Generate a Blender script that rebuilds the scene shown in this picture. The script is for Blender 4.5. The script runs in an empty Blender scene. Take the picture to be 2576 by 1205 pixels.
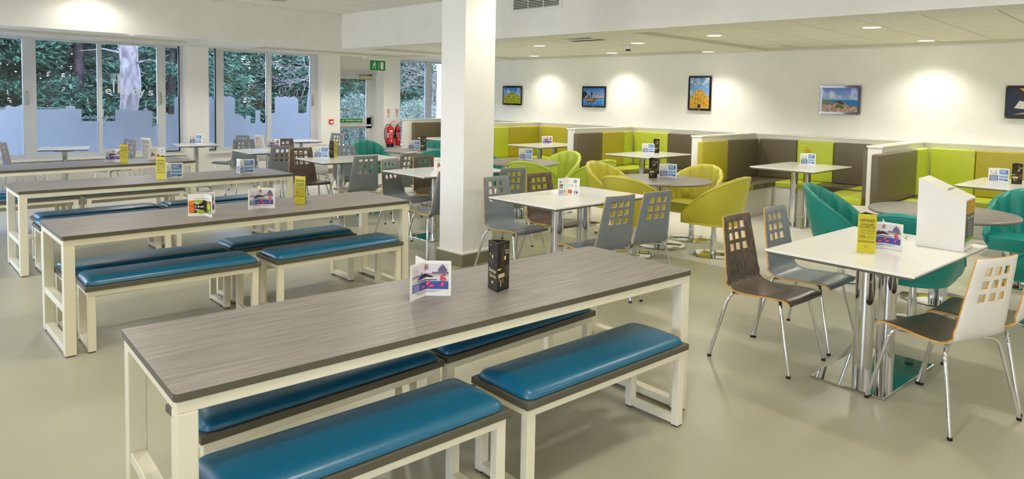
import bpy, bmesh, math, random
from mathutils import Vector, Matrix
import numpy as np
random.seed(7)
PI=math.pi
SC=bpy.context.scene
COL=SC.collection
# ------------------------------------------------------------------ camera
F,CY,YAW,PITCH,ROLL,H=1755.654,347.013,0.778335,0.058313,0.017687,1.63778
W,HT,CX=2576,1205,1288.0
def _axes():
    f=np.array([math.cos(YAW)*math.cos(PITCH),math.sin(YAW)*math.cos(PITCH),-math.sin(PITCH)])
    r=np.array([math.sin(YAW),-math.cos(YAW),0.]); u=np.cross(r,f)
    c,s=math.cos(ROLL),math.sin(ROLL)
    return c*r+s*u,-s*r+c*u,f
AR,AU,AF=_axes()
def ray(u,v): return AR*((u-CX)/F)-AU*((v-CY)/F)+AF
# survey helpers: where the sight line of a photo point meets a real plane of the room
def zz(u,v,Z): d=ray(u,v); return np.array([0,0,H])+d*(Z-H)/d[2]
def xx(u,v,X): d=ray(u,v); return np.array([0,0,H])+d*X/d[0]
def yy(u,v,Y): d=ray(u,v); return np.array([0,0,H])+d*Y/d[1]
cd=bpy.data.cameras.new('camera'); cam=bpy.data.objects.new('camera',cd); COL.objects.link(cam)
cd.sensor_width=36; cd.lens=F/W*36; cd.shift_x=0; cd.shift_y=-(HT/2-CY)/W
cd.clip_start=.05; cd.clip_end=200
M=Matrix.Identity(4)
for i in range(3): M[i][0]=AR[i]; M[i][1]=AU[i]; M[i][2]=-AF[i]
M[2][3]=H
cam.matrix_world=M
SC.camera=cam
SC.view_settings.view_transform='Standard'; SC.view_settings.look='None'; SC.view_settings.gamma=1
SC.view_settings.exposure=0.24
try:
    SC.cycles.use_denoising=True; SC.cycles.max_bounces=10; SC.cycles.diffuse_bounces=8; SC.cycles.glossy_bounces=4
    SC.cycles.transparent_max_bounces=12; SC.cycles.sample_clamp_indirect=6
except Exception: pass
# ------------------------------------------------------------------ materials
def lin(c):
    if isinstance(c,str):
        c=c.lstrip('#'); c=[int(c[i:i+2],16)/255 for i in (0,2,4)]
        c=[x/12.92 if x<=.04045 else ((x+.055)/1.055)**2.4 for x in c]
    return (c[0],c[1],c[2],1)
_m={}
def mat(name,col,rough=.5,metal=0,emit=0,spec=.5,coat=0,trans=0):
    if name in _m: return _m[name]
    m=bpy.data.materials.new(name); m.use_nodes=True; _m[name]=m
    b=m.node_tree.nodes['Principled BSDF']
    b.inputs['Base Color'].default_value=lin(col); b.inputs['Roughness'].default_value=rough
    b.inputs['Metallic'].default_value=metal; b.inputs['Specular IOR Level'].default_value=spec
    b.inputs['Coat Weight'].default_value=coat
    if emit: b.inputs['Emission Color'].default_value=lin(col); b.inputs['Emission Strength'].default_value=emit
    m.diffuse_color=lin(col)
    return m
def nodes(m): return m.node_tree.nodes,m.node_tree.links,m.node_tree.nodes['Principled BSDF']
def noise_mat(name,c1,c2,scale=(1,1,1),nscale=5,detail=4,rough=.5,metal=0,spec=.5,p0=.35,p1=.65,bump=0,coords='Object',r2=None,coat=0):
    m=mat(name,c1,rough,metal,spec=spec,coat=coat); n,l,b=nodes(m)
    if n.get('tc'): return m
    tc=n.new('ShaderNodeTexCoord'); tc.name='tc'; mp=n.new('ShaderNodeMapping'); nz=n.new('ShaderNodeTexNoise'); cr=n.new('ShaderNodeValToRGB')
    mp.inputs['Scale'].default_value=scale; nz.inputs['Scale'].default_value=nscale; nz.inputs['Detail'].default_value=detail
    cr.color_ramp.elements[0].position=p0; cr.color_ramp.elements[1].position=p1
    cr.color_ramp.elements[0].color=lin(c1); cr.color_ramp.elements[1].color=lin(c2)
    l.new(tc.outputs[coords],mp.inputs[0]); l.new(mp.outputs[0],nz.inputs[0]); l.new(nz.outputs[0],cr.inputs[0]); l.new(cr.outputs[0],b.inputs['Base Color'])
    if bump:
        bp=n.new('ShaderNodeBump'); bp.inputs['Strength'].default_value=bump; l.new(nz.outputs[0],bp.inputs['Height']); l.new(bp.outputs[0],b.inputs['Normal'])
    return m
def flat(col,rough=.55): return mat('ink_'+col.lstrip('#'),col,rough)
PAINT=noise_mat('wall_paint','#efeee8','#f3f2ec',nscale=3,rough=.75)
CEILM=noise_mat('ceiling_tile','#efeee4','#f4f3ea',nscale=60,rough=.9)
WHITEL=mat('white_laminate','#ecebe4',.22,coat=.3)
WHITEP=mat('white_satin_panel','#e9e7de',.4)
CREAM=mat('cream_powder_coat','#ebe5cc',.38)
CHROME=mat('polished_chrome','#dcdcdc',.06,1)
STEEL=mat('brushed_steel','#b9bab8',.3,1)
BLACKP=mat('black_plastic','#161514',.4)
EDGE=mat('grey_edge_band','#5b5747',.45)
GEDGE=mat('light_grey_edge','#7f7e76',.35)
PLY=noise_mat('birch_ply_edge','#c98f3c','#dba850',scale=(1,1,30),nscale=8,rough=.5)
def wood_grain(name,c1,c2,rough,axis=0,ns=3.0,scl=60,coat=0,spec=.5):
    s=[scl]*3; s[axis]=1.6
    return noise_mat(name,c1,c2,scale=tuple(s),nscale=ns,detail=5,rough=rough,p0=.3,p1=.7,coat=coat,spec=spec)
TOPL=wood_grain('grey_woodgrain_laminate','#69625c','#9b938c',.34,0,3.0,70)
DARKW=wood_grain('dark_wenge_veneer','#3d3128','#7a6a5c',.3,2,2.0,60)
DARKS=DARKW
GREYC=mat('grey_blue_laminate','#7d858b',.33)
WHITEC=mat('white_chair_laminate','#ecebe6',.35)
RNDT=noise_mat('grey_round_top','#77716b','#8d8780',scale=(40,2,1),nscale=3,rough=.3)
TEALB=mat('petrol_blue_vinyl','#0d6080',.34,spec=.65)
TUB={'teal':mat('teal_vinyl','#178a7f',.4),'lime':mat('lime_vinyl','#b3c43a',.42),'olive':mat('mustard_vinyl','#c2b93c',.42)}
UPH={'lime':mat('lime_upholstery','#bcc73a',.42),'olive':mat('olive_upholstery','#b0a52c',.42),'brown':mat('taupe_upholstery','#655b45',.42)}
RED=mat('red_enamel','#d5161d',.25)
GREEN=mat('sign_green','#00843d',.4)
WHITES=mat('sign_white','#f2f2ee',.5)
def glassmat(name,tint,fres=1.45,rough=0.0,tr=1.0):
    if name in _m: return _m[name]
    m=bpy.data.materials.new(name); m.use_nodes=True; _m[name]=m; n=m.node_tree.nodes; l=m.node_tree.links
    n.clear(); o=n.new('ShaderNodeOutputMaterial'); mx=n.new('ShaderNodeMixShader'); t=n.new('ShaderNodeBsdfTransparent'); g=n.new('ShaderNodeBsdfGlossy'); f=n.new('ShaderNodeFresnel')
    f.inputs[0].default_value=fres; t.inputs[0].default_value=lin(tint); g.inputs['Roughness'].default_value=rough
    l.new(f.outputs[0],mx.inputs[0]); l.new(t.outputs[0],mx.inputs[1]); l.new(g.outputs[0],mx.inputs[2]); l.new(mx.outputs[0],o.inputs[0])
    return m
GLASS=glassmat('window_glass','#e8eef2',1.5)
ACRYL=glassmat('clear_acrylic','#f6f8f8',1.3)
def filmmat():
    m=bpy.data.materials.new('frosted_film'); m.use_nodes=True; n=m.node_tree.nodes; l=m.node_tree.links; n.clear()
    o=n.new('ShaderNodeOutputMaterial'); mx=n.new('ShaderNodeMixShader'); d=n.new('ShaderNodeBsdfDiffuse'); t=n.new('ShaderNodeBsdfTranslucent')
    mx.inputs[0].default_value=.94; d.inputs[0].default_value=lin('#c9d4ea'); t.inputs[0].default_value=(.97,.98,1,1)
    l.new(d.outputs[0],mx.inputs[1]); l.new(t.outputs[0],mx.inputs[2]); l.new(mx.outputs[0],o.inputs[0]); return m
FILM=filmmat()
def emis(name,col,s):
    m=bpy.data.materials.new(name); m.use_nodes=True; n=m.node_tree.nodes; l=m.node_tree.links; n.clear()
    o=n.new('ShaderNodeOutputMaterial'); e=n.new('ShaderNodeEmission'); e.inputs[0].default_value=lin(col); e.inputs[1].default_value=s; l.new(e.outputs[0],o.inputs[0]); return m
LAMP=emis('lamp_diffuser','#fff6e4',6)
# floor
def floor_mat(name,c1,c2,rough):
    m=mat(name,c1,rough,spec=.45); n,l,b=nodes(m)
    tc=n.new('ShaderNodeTexCoord'); n1=n.new('ShaderNodeTexNoise'); n1.inputs['Scale'].default_value=1.1; n1.inputs['Detail'].default_value=3
    cr=n.new('ShaderNodeValToRGB'); cr.color_ramp.elements[0].color=lin(c1); cr.color_ramp.elements[1].color=lin(c2); cr.color_ramp.elements[0].position=.35; cr.color_ramp.elements[1].position=.65
    v=n.new('ShaderNodeTexVoronoi'); v.inputs['Scale'].default_value=55; c2r=n.new('ShaderNodeValToRGB')
    c2r.color_ramp.elements[0].position=.03; c2r.color_ramp.elements[1].position=.06
    c2r.color_ramp.elements[0].color=(1,1,1,1); c2r.color_ramp.elements[1].color=(0,0,0,1)
    mx=n.new('ShaderNodeMixRGB'); mx.inputs[2].default_value=lin('#e6dfc4'); mul=n.new('ShaderNodeMath'); mul.operation='MULTIPLY'; mul.inputs[1].default_value=.55
    l.new(tc.outputs['Object'],n1.inputs[0]); l.new(tc.outputs['Object'],v.inputs[0]); l.new(n1.outputs[0],cr.inputs[0]); l.new(v.outputs['Distance'],c2r.inputs[0])
    l.new(c2r.outputs[0],mul.inputs[0]); l.new(mul.outputs[0],mx.inputs[0]); l.new(cr.outputs[0],mx.inputs[1]); l.new(mx.outputs[0],b.inputs['Base Color'])
    return m
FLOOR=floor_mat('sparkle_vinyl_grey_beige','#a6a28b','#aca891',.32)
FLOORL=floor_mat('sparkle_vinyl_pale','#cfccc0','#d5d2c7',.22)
# ------------------------------------------------------------------ mesh builder
class MB:
    def __init__(s): s.v=[]; s.f=[]; s.mi=[]; s.mats=[]; s.sm=[]
    def mid(s,m):
        if m not in s.mats: s.mats.append(m)
        return s.mats.index(m)
    def face(s,pts,m,smooth=False):
        b=len(s.v); s.v+= [tuple(map(float,p)) for p in pts]; s.f.append(list(range(b,b+len(pts)))); s.mi.append(s.mid(m)); s.sm.append(smooth)
    def mesh(s,vs,fs,m,smooth=False):
        b=len(s.v); s.v+=[tuple(map(float,p)) for p in vs]; i=s.mid(m)
        for f in fs: s.f.append([b+k for k in f]); s.mi.append(i); s.sm.append(smooth)
        return s
    def box(s,x0,x1,y0,y1,z0,z1,m):
        x0,x1=sorted((x0,x1)); y0,y1=sorted((y0,y1)); z0,z1=sorted((z0,z1))
        v=[(x0,y0,z0),(x1,y0,z0),(x1,y1,z0),(x0,y1,z0),(x0,y0,z1),(x1,y0,z1),(x1,y1,z1),(x0,y1,z1)]
        return s.mesh(v,[(0,3,2,1),(4,5,6,7),(0,1,5,4),(1,2,6,5),(2,3,7,6),(3,0,4,7)],m)
    def prism(s,poly,z0,z1,m,side=None,ax='z'):
        # poly CCW in the plane; extruded along ax
        def P(a,b,c):
            return {'z':(a,b,c),'y':(a,c,b),'x':(c,a,b)}[ax]
        n=len(poly); v=[P(a,b,z0) for a,b in poly]+[P(a,b,z1) for a,b in poly]
        s.mesh(v,[list(range(n))[::-1],list(range(n,2*n))],m)
        s.mesh(v,[(i,(i+1)%n,n+(i+1)%n,n+i) for i in range(n)],side or m); return s
    def cyl(s,c,r,z0,z1,m,n=24,r2=None,smooth=True,axis='z'):
        r2=r if r2 is None else r2
        def P(x,y,z): return {'z':(c[0]+x,c[1]+y,z),'y':(c[0]+x,z,c[1]+y),'x':(z,c[0]+x,c[1]+y)}[axis]
        a=[2*PI*i/n for i in range(n)]
        v=[P(r*math.cos(t),r*math.sin(t),z0) for t in a]+[P(r2*math.cos(t),r2*math.sin(t),z1) for t in a]
        s.mesh(v,[(i,(i+1)%n,n+(i+1)%n,n+i) for i in range(n)],m,smooth)
        s.mesh(v,[list(range(n))[::-1],list(range(n,2*n))],m); return s
    def lathe(s,prof,m,c=(0,0,0),n=32,smooth=True):
        k=len(prof); v=[]
        for i in range(n):
            t=2*PI*i/n
            v+=[(c[0]+r*math.cos(t),c[1]+r*math.sin(t),c[2]+z) for r,z in prof]
        f=[]
        for i in range(n):
            j=(i+1)%n
            for q in range(k-1): f.append((i*k+q,j*k+q,j*k+q+1,i*k+q+1))
        s.mesh(v,f,m,smooth); return s
    def tube(s,pts,r,m,n=10,cap=True):
        pts=[Vector(p) for p in pts]; N=len(pts); rings=[]
        prev=None
        for i,p in enumerate(pts):
            t=(pts[min(i+1,N-1)]-pts[max(i-1,0)]).normalized()
            if prev is None:
                a=Vector((0,0,1)) if abs(t.z)<.9 else Vector((1,0,0)); u=t.cross(a).normalized()
            else:
                u=(prev-t*prev.dot(t)).normalized()
            prev=u; w=t.cross(u)
            rr=r[i] if isinstance(r,(list,tuple)) else r
            rings.append([p+(u*math.cos(2*PI*k/n)+w*math.sin(2*PI*k/n))*rr for k in range(n)])
        v=[q for ring in rings for q in ring]; f=[]
        for i in range(N-1):
            for k in range(n): f.append((i*n+k,i*n+(k+1)%n,(i+1)*n+(k+1)%n,(i+1)*n+k))
        s.mesh(v,f,m,True)
        if cap: s.mesh(v,[list(range(n))[::-1],list(range((N-1)*n,N*n))],m)
        return s
    def build(s,name,parent=None,loc=None,rotz=0,bevel=0,bseg=2,kind=None,label=None,cat=None,group=None):
        me=bpy.data.meshes.new(name); me.from_pydata(s.v,[],s.f)
        for m in s.mats: me.materials.append(m)
        me.polygons.foreach_set('material_index',s.mi); me.polygons.foreach_set('use_smooth',s.sm); me.update()
        o=bpy.data.objects.new(name,me); COL.objects.link(o)
        if parent: o.parent=parent
        if loc is not None: o.location=loc
        o.rotation_euler=(0,0,rotz)
        if bevel:
            b=o.modifiers.new('bevel','BEVEL'); b.width=bevel; b.segments=bseg; b.limit_method='ANGLE'; b.harden_normals=False
        tag(o,label,cat,group,kind); return o
def tag(o,label=None,cat=None,group=None,kind=None):
    if label: o['label']=label
    if cat: o['category']=cat
    if group: o['group']=group
    if kind: o['kind']=kind
    return o
def thing(name,label,cat,loc=(0,0,0),rotz=0,group=None):
    o=bpy.data.objects.new(name,None); COL.objects.link(o); o.location=loc; o.rotation_euler=(0,0,rotz); o.empty_display_size=.1
    return tag(o,label,cat,group)
KIDS={}
def kids(o): return [c for c in o.children]
def copy_tree(o,parent=None):
    c=o.copy(); COL.objects.link(c)
    if parent: c.parent=parent
    for ch in list(o.children): copy_tree(ch,c)
    return c
PROTO={}
def instance(key,make,label,loc,rotz,group=None):
    if key not in PROTO: o=PROTO[key]=make()
    else: o=copy_tree(PROTO[key])
    o.location=loc; o.rotation_euler=(0,0,rotz); o['label']=label
    if group: o['group']=group
    return o
def weld(o,d=1e-4):
    bm=bmesh.new(); bm.from_mesh(o.data); bmesh.ops.remove_doubles(bm,verts=bm.verts,dist=d); bmesh.ops.recalc_face_normals(bm,faces=bm.faces); bm.to_mesh(o.data); bm.free(); return o
_tx={}
def text2d(body,size=1.0,shear=0,offset=0,spacing=1.0):
    k=(body,size,shear,offset,spacing)
    if k in _tx: return _tx[k]
    cu=bpy.data.curves.new('t','FONT'); cu.body=body; cu.size=size; cu.shear=shear; cu.offset=offset; cu.resolution_u=3; cu.space_character=spacing
    ob=bpy.data.objects.new('t',cu); COL.objects.link(ob); dg=bpy.context.evaluated_depsgraph_get(); dg.update()
    me=bpy.data.meshes.new_from_object(ob.evaluated_get(dg))
    v=[(a.co.x,a.co.y) for a in me.vertices]; f=[list(p.vertices) for p in me.polygons]
    bpy.data.objects.remove(ob); bpy.data.curves.remove(cu); bpy.data.meshes.remove(me)
    if v:
        x0=min(a for a,b in v); v=[(a-x0,b) for a,b in v]
    _tx[k]=(v,f); return _tx[k]
def fit_text(mb,body,x,y,w,h,m,fn,shear=0,offset=0.0):
    v,f=text2d(body,1.0,shear,offset)
    if not v: return
    wx=max(a for a,b in v); y0=min(b for a,b in v); y1=max(b for a,b in v)
    s_x=w/wx; s_y=h/(y1-y0)
    mb.mesh([fn(x+a*s_x,y+(b-y0)*s_y) for a,b in v],f,m)
# ------------------------------------------------------------------ room shell
XW,YW=10.82,12.76      # picture wall, window wall
ZL,ZH=2.43,3.03        # low and high ceiling
XB,YB=6.65,10.79       # bulkheads round the raised ceiling
X0,Y0=-3.2,-3.4
def S(mb,name,**k): return mb.build(name,kind='structure',**k)
mb=MB(); mb.box(X0,6.33,Y0,9.5,-.1,0,FLOOR); S(mb,'floor')
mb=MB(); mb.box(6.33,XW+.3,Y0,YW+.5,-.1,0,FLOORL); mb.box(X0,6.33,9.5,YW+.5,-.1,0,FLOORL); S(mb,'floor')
# tile grids
def tiles(mb,x0,x1,y0,y1,z,ox,oy,m):
    g=.007
    xs=[x0]; k=math.ceil((x0-ox)/.6+1e-6)
    while ox+k*.6<x1-.01: xs.append(ox+k*.6); k+=1
    xs.append(x1); ys=[y0]; k=math.ceil((y0-oy)/.6+1e-6)
    while oy+k*.6<y1-.01: ys.append(oy+k*.6); k+=1
    ys.append(y1)
    for a in range(len(xs)-1):
        for b in range(len(ys)-1): mb.box(xs[a]+g,xs[a+1]-g,ys[b]+g,ys[b+1]-g,z,z+.015,m)
GRIDM=mat('ceiling_grid','#a9a798',.8); TRAYSHADE=mat('tray_edge_shade','#d2cfbf',.8)
mb=MB(); mb.box(X0,XB,Y0,YB,ZH+.02,ZH+.1,GRIDM); tiles(mb,X0,XB,Y0,YB,ZH,XB,YB,CEILM); S(mb,'ceiling')
# low ceiling: plaster slab with recessed tile trays
trays=[(X0,4.5,10.93,12.05),(5.55,8.6,12.0,12.45),(7.0,10.66,5.75,10.55),(7.0,10.66,-3.0,4.92)]
trays[1]=(5.6,8.9,11.0,12.2)
def low_ceiling():
    xs=sorted({X0,XB,XW+.3}|{t[0] for t in trays}|{t[1] for t in trays}); ys=sorted({Y0,YB,YW+.4}|{t[2] for t in trays}|{t[3] for t in trays})
    mb=MB()
    for i in range(len(xs)-1):
        for j in range(len(ys)-1):
            cx,cy=(xs[i]+xs[i+1])/2,(ys[j]+ys[j+1])/2
            if cx<XB and cy<YB: continue
            if any(t[0]<cx<t[1] and t[2]<cy<t[3] for t in trays): continue
            mb.box(max(xs[i],XB+.12) if cy<YB else xs[i],xs[i+1],max(ys[j],YB+.12) if cx<XB else ys[j],ys[j+1],ZL,ZL+.12,PAINT)
    for t in trays:
        mb.box(t[0],t[1],t[2],t[3],ZL+.075,ZL+.12,GRIDM); tiles(mb,*t,ZL+.046,t[1],t[3],CEILM)
        for q in ((t[0],t[0]+.012,t[2],t[3]),(t[1]-.012,t[1],t[2],t[3]),(t[0]+.012,t[1]-.012,t[2],t[2]+.012),(t[0]+.012,t[1]-.012,t[3]-.012,t[3])): mb.box(*q,ZL+.003,ZL+.0455,TRAYSHADE)  # edge strips in a darker tone, painting the shade line of the recess
    return mb
S(low_ceiling(),'ceiling')
# bulkheads
mb=MB(); mb.box(X0,XB,YB,YB+.12,ZL,ZH+.1,PAINT); S(mb,'trim_1')
mb=MB(); mb.box(XB,XB+.12,Y0,YB+.0,ZL,ZH+.1,PAINT); S(mb,'trim_2')
# walls
mb=MB(); mb.box(XW,XW+.2,Y0,YW+.5,0,ZL+.1,PAINT); S(mb,'wall_right')
FILL_WIN=[(-2.0,.6),(5.0,7.2),(8.6,10.4)]  # unseen left-wall windows, added to fill the room with daylight
mb=MB(); mb.box(X0-.2,X0,Y0,YW+.4,0,.9,PAINT); mb.box(X0-.2,X0,Y0,YW+.4,2.5,ZH+.1,PAINT); q=Y0
for a_,b_ in FILL_WIN: mb.box(X0-.2,X0,q,a_,.9,2.5,PAINT); q=b_
mb.box(X0-.2,X0,q,YW+.4,.9,2.5,PAINT); S(mb,'wall_left')
for i_,(a_,b_) in enumerate(FILL_WIN):  # frames and glass of the added daylight openings
    wo=bpy.data.objects.new('window_%d'%(4+i_),None); COL.objects.link(wo); wo['kind']='structure'
    mb=MB()
    for q in ((a_,a_+.06,.9,2.5),(b_-.06,b_,.9,2.5),((a_+b_)/2-.03,(a_+b_)/2+.03,.9,2.5),(a_,b_,.9,.96),(a_,b_,2.44,2.5)): mb.box(X0-.14,X0-.08,q[0],q[1],q[2],q[3],WHITEP)
    mb.build('window_frame',parent=wo)
    mb=MB(); mb.box(X0-.112,X0-.106,a_+.05,b_-.05,.95,2.45,glassmat('window_glass','#e8eef2',1.5)); mb.build('glass_pane',parent=wo)
mb=MB(); mb.box(X0,XW+.2,Y0-.2,Y0,0,ZH+.1,PAINT); S(mb,'wall_back')
YG=12.93   # glass plane
XR=4.736; XP2=5.13; XRR=7.39; XD0=7.83; XD1=8.80; XD2=8.92; XW3=9.36
SILL=.52
mb=MB()
mb.box(X0,XR,YW,YW+.3,0,SILL,PAINT); mb.box(XR,XP2,YW,YW+.3,0,ZL,PAINT); mb.box(XP2,XRR,YW,YW+.3,0,SILL,PAINT)
mb.box(XRR,XD0,YW,YW+.45,0,ZL,PAINT); mb.box(XD2,XW3,YW,YW+.45,0,ZL,PAINT); mb.box(XW3,XW,YW,YW+.3,0,SILL,PAINT)
mb.box(XD0,XD2,YW+.33,YW+.45,2.09,ZL,PAINT)
S(mb,'wall_far')
mb=MB(); mb.box(X0,XR,YW-.06,YG-.03,SILL,SILL+.025,WHITEP); S(mb,'trim_3',bevel=.004)
mb=MB(); mb.box(XP2-.02,XRR,YW-.06,YG-.03,SILL,SILL+.025,WHITEP); S(mb,'trim_4',bevel=.004)
SK=mat('skirting_grey','#7f7a62',.5)
mb=MB(); mb.box(XR,XD0,YW-.012,YW,0,.1,SK); mb.box(XD2,XW,YW-.012,YW,0,.1,SK); mb.box(X0,XR,YW-.012,YW,0,.1,SK); S(mb,'baseboard_far')
mb=MB(); mb.box(X0,X0+.012,Y0,YW,0,.1,SK); S(mb,'baseboard_left')
# column
mb=MB(); mb.box(4.405,4.80,4.985,5.335,0.0,ZH,PAINT); c=S(mb,'column',bevel=.004)
mb=MB(); mb.box(4.385,4.82,4.965,5.355,0,.115,SK); mb.box(4.388,4.817,4.968,5.352,.115,.135,PAINT); mb.build('skirting',parent=c,bevel=.003)
# ------------------------------------------------------------------ windows
FRM=mat('white_upvc_frame','#cdced0',.35)
BLK=mat('black_gasket','#10131c',.4)
def window(idx,panes,members,x0,x1,films,z0=SILL+.025,z1=ZL,handles=()):
    w=bpy.data.objects.new('window_%d'%idx,None); COL.objects.link(w); w['kind']='structure'; w.location=(0,0,0)
    mb=MB()
    for a,b in members: mb.box(a,b,YG-.035,YG+.04,z0,z1,FRM)
    mb.box(x0,x1,YG-.03,YG+.04,z0,z0+.07,FRM); mb.box(x0,x1,YG-.03,YG+.04,z1-.035,z1,FRM)
    for p in panes:
        if len(p)>2: # black gasket edge
            mb.box(p[1]-.02,p[1],YG-.04,YG-.03,z0+.03,z1,BLK); mb.box(p[0],p[1],YG-.04,YG-.03,z0+.03,z0+.045,BLK)
    mb.build('window_frame',parent=w)
    mb=MB()
    for p in panes: mb.box(p[0],p[1],YG+.004,YG+.010,z0+.04,z1-.02,GLASS)
    mb.build('glass_pane',parent=w)
    mb=MB()
    for poly in films: mb.prism(poly,YG-.002,YG,FILM,ax='y')
    if films: mb.build('frosted_film',parent=w)
    for hx,hz in handles:
        mb=MB(); mb.box(hx-.015,hx+.015,YG-.055,YG-.035,hz-.11,hz+.11,STEEL); mb.box(hx-.011,hx+.011,YG-.075,YG-.055,hz-.10,hz+.06,STEEL); mb.build('handle',parent=w,bevel=.003)
    return w
Z0=SILL+.05
def gx(u,v=250): return float(yy(u,v,YG)[0])
def film(pts,xa,xb):
    """skyline outline given as photo points, closed down to the sill"""
    top=[(float(q[0]),float(q[2])) for q in (yy(u,v,YG) for u,v in pts)]
    top=[(min(max(x,xa),xb),z) for x,z in top]
    top[0]=(xa,top[0][1]); top[-1]=(xb,top[-1][1])
    return [(xa,Z0),(xb,Z0)]+top[::-1]
def bars(lst):
    out=[]
    for u0,v0,u1,v1 in lst:
        a=yy(u0,v0,YG); b=yy(u1,v1,YG); x0_,x1_=sorted((float(a[0]),float(b[0]))); z0_,z1_=sorted((float(a[2]),float(b[2])))
        out.append([(x0_,z0_),(x1_,z0_),(x1_,z1_),(x0_,z1_)])
    return out
def z1c(*p): return [(a/2.511,b/2.511) for a,b in p]
def z2c(*p): return [(500+a/2.511,80+b/2.511) for a,b in p]
def line2(u0,v0,u1,v1,w=.012):
    a=yy(u0,v0,YG); b=yy(u1,v1,YG); a=np.array([a[0],a[2]]); b=np.array([b[0],b[2]]); d=(b-a)/np.linalg.norm(b-a); n=np.array([-d[1],d[0]])*w/2
    return [tuple(a-n),tuple(b-n),tuple(b+n),tuple(a+n)]
XM0,XM1=gx(58),gx(91); XA,XB1=gx(246),gx(256); XC,XD=gx(396),gx(415); XE=gx(450)
films=[film(z1c((0,683),(34,683),(34,672),(55,668),(95,676),(140,660),(140,625),(150,625)),gx(0)-3,XM0),
 film(z1c((236,690),(378,690),(378,685),(415,685),(415,672),(440,668),(443,640),(447,668),(475,672),(475,688),(515,690),(515,765),(622,765)),XM1,XA),
 film(z1c((648,765),(728,765),(728,695),(772,692),(775,684),(825,684),(828,694),(905,698),(908,684),(918,684),(920,638),(924,638),(925,684),(930,686),(935,698),(960,700),(960,805),(988,788),(1000,780)),XB1,XC),
 film(z1c((1040,712),(1060,712),(1065,722),(1100,720),(1105,622),(1118,610),(1133,608)),XD,XE)]
films+=bars([(a/2.511,678/2.511,b/2.511,682/2.511) for a,b in ((0,34),(238,372))]+[(x/2.511,680/2.511,(x+4)/2.511,692/2.511) for x in range(4,34,10)]+[(x/2.511,680/2.511,(x+4)/2.511,692/2.511) for x in range(240,372,11)])
films+=bars([(515/2.511,742/2.511,622/2.511,748/2.511),(650/2.511,742/2.511,728/2.511,748/2.511),(648/2.511,690/2.511,656/2.511,765/2.511),(962/2.511,702/2.511,966/2.511,780/2.511),(972/2.511,702/2.511,976/2.511,780/2.511)])
for a,b,c_ in ((515,543,572),(572,600,620),(655,672,690),(690,708,726)):
    films.append(line2(a/2.511,746/2.511,b/2.511,730/2.511)); films.append(line2(b/2.511,730/2.511,c_/2.511,746/2.511))
for k in range(5): films.append(line2(962/2.511,(710+k*16)/2.511,978/2.511,(722+k*16)/2.511))
w1=window(1,[(X0,XM0),(XM1,XA),(XB1,XC),(XD,XE,1)],[(XM0,XM1),(XA,XB1),(XC,XD),(XE,XR)],X0,XR,films,handles=[(gx(67),gx(0) and float(yy(67,246,YG-.05)[2])),(gx(401),float(yy(401,247,YG-.05)[2]))])
# logo on the glass of window 1
mb=MB()
def lg(x,z): return (x,YG-.003,z)
LOGO=mat('etched_lettering','#dfeaf0',.6)
def lgp(u,v): p=yy(u,v,YG-.003); return float(p[0]),float(p[2])
def lgt(ch,u0,v0,u1,v1):
    xa,za=lgp(u0,v1); xb,_=lgp(u1,v1); _,zt_=lgp(u0,v0); fit_text(mb,ch,xa,za,xb-xa,zt_-za,LOGO,lg,0,.012)
lgt('e',265,223,281,236.5); lgt('e',303,224,318,238); lgt('r',321,224.5,330,238.5); lgt('o',335,225,348,239); lgt('y',350,225.5,365,246); lgt("'",367.5,217,370,223); lgt('s',373,227,386,240.5)
xa,za=lgp(333.5,238.5); _,zt_=lgp(333.5,190); mb.box(xa,xa+.016,YG-.004,YG-.002,za,zt_,LOGO)
xf,zf=lgp(285.5,184); _,zb_=lgp(285.5,234)
L_=zf-zb_
for dx in (-.03,-.01,.01,.03): mb.box(xf+dx-.004,xf+dx+.004,YG-.004,YG-.002,zf-.33*L_,zf,LOGO)
mb.box(xf-.034,xf+.034,YG-.004,YG-.002,zf-.38*L_,zf-.32*L_,LOGO); mb.box(xf-.011,xf+.011,YG-.004,YG-.002,zb_,zf-.36*L_,LOGO)
xk,_=lgp(297.5,184); mb.prism([(xk-.012,zb_),(xk+.013,zb_),(xk+.013,zf-.4*L_),(xk+.02,zf-.1*L_),(xk+.01,zf),(xk-.012,zf-.02*L_)],YG-.004,YG-.002,LOGO,ax='y')
mb.build('shop_lettering',parent=w1)
XF,XG=gx(541),gx(561); XH,XI=gx(670),gx(681); XJ=gx(780)
films=[film(z1c((1300,622),(1325,610),(1340,620),(1350,625),(1357,618)),XP2-.02,XF),
 film(z2c((156,404),(175,410),(200,407),(228,420),(228,515),(255,520),(280,538),(297,555),(297,530),(327,530),(327,575),(345,578),(358,572),(358,495),(388,495),(388,562),(405,578),(422,574),(422,530),(430,530)),XG,XH),
 film(z2c((456,516),(480,512),(480,415),(500,408),(515,414),(545,406),(570,414),(600,408),(628,425),(628,512),(655,516),(680,508),(684,440),(693,370),(702,340)),XI,XJ)]
window(2,[(XP2,XF,1),(XG,XH),(XI,XJ)],[(XF,XG),(XH,XI),(XJ,XRR)],XP2,XRR,films,handles=[(gx(784),float(yy(784,253,YG-.05)[2]))])
XK,XL=gx(1070),gx(1083)
window(3,[(XW3,XK),(XL,XW)],[(XK,XL)],XW3,XW,[])
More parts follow.
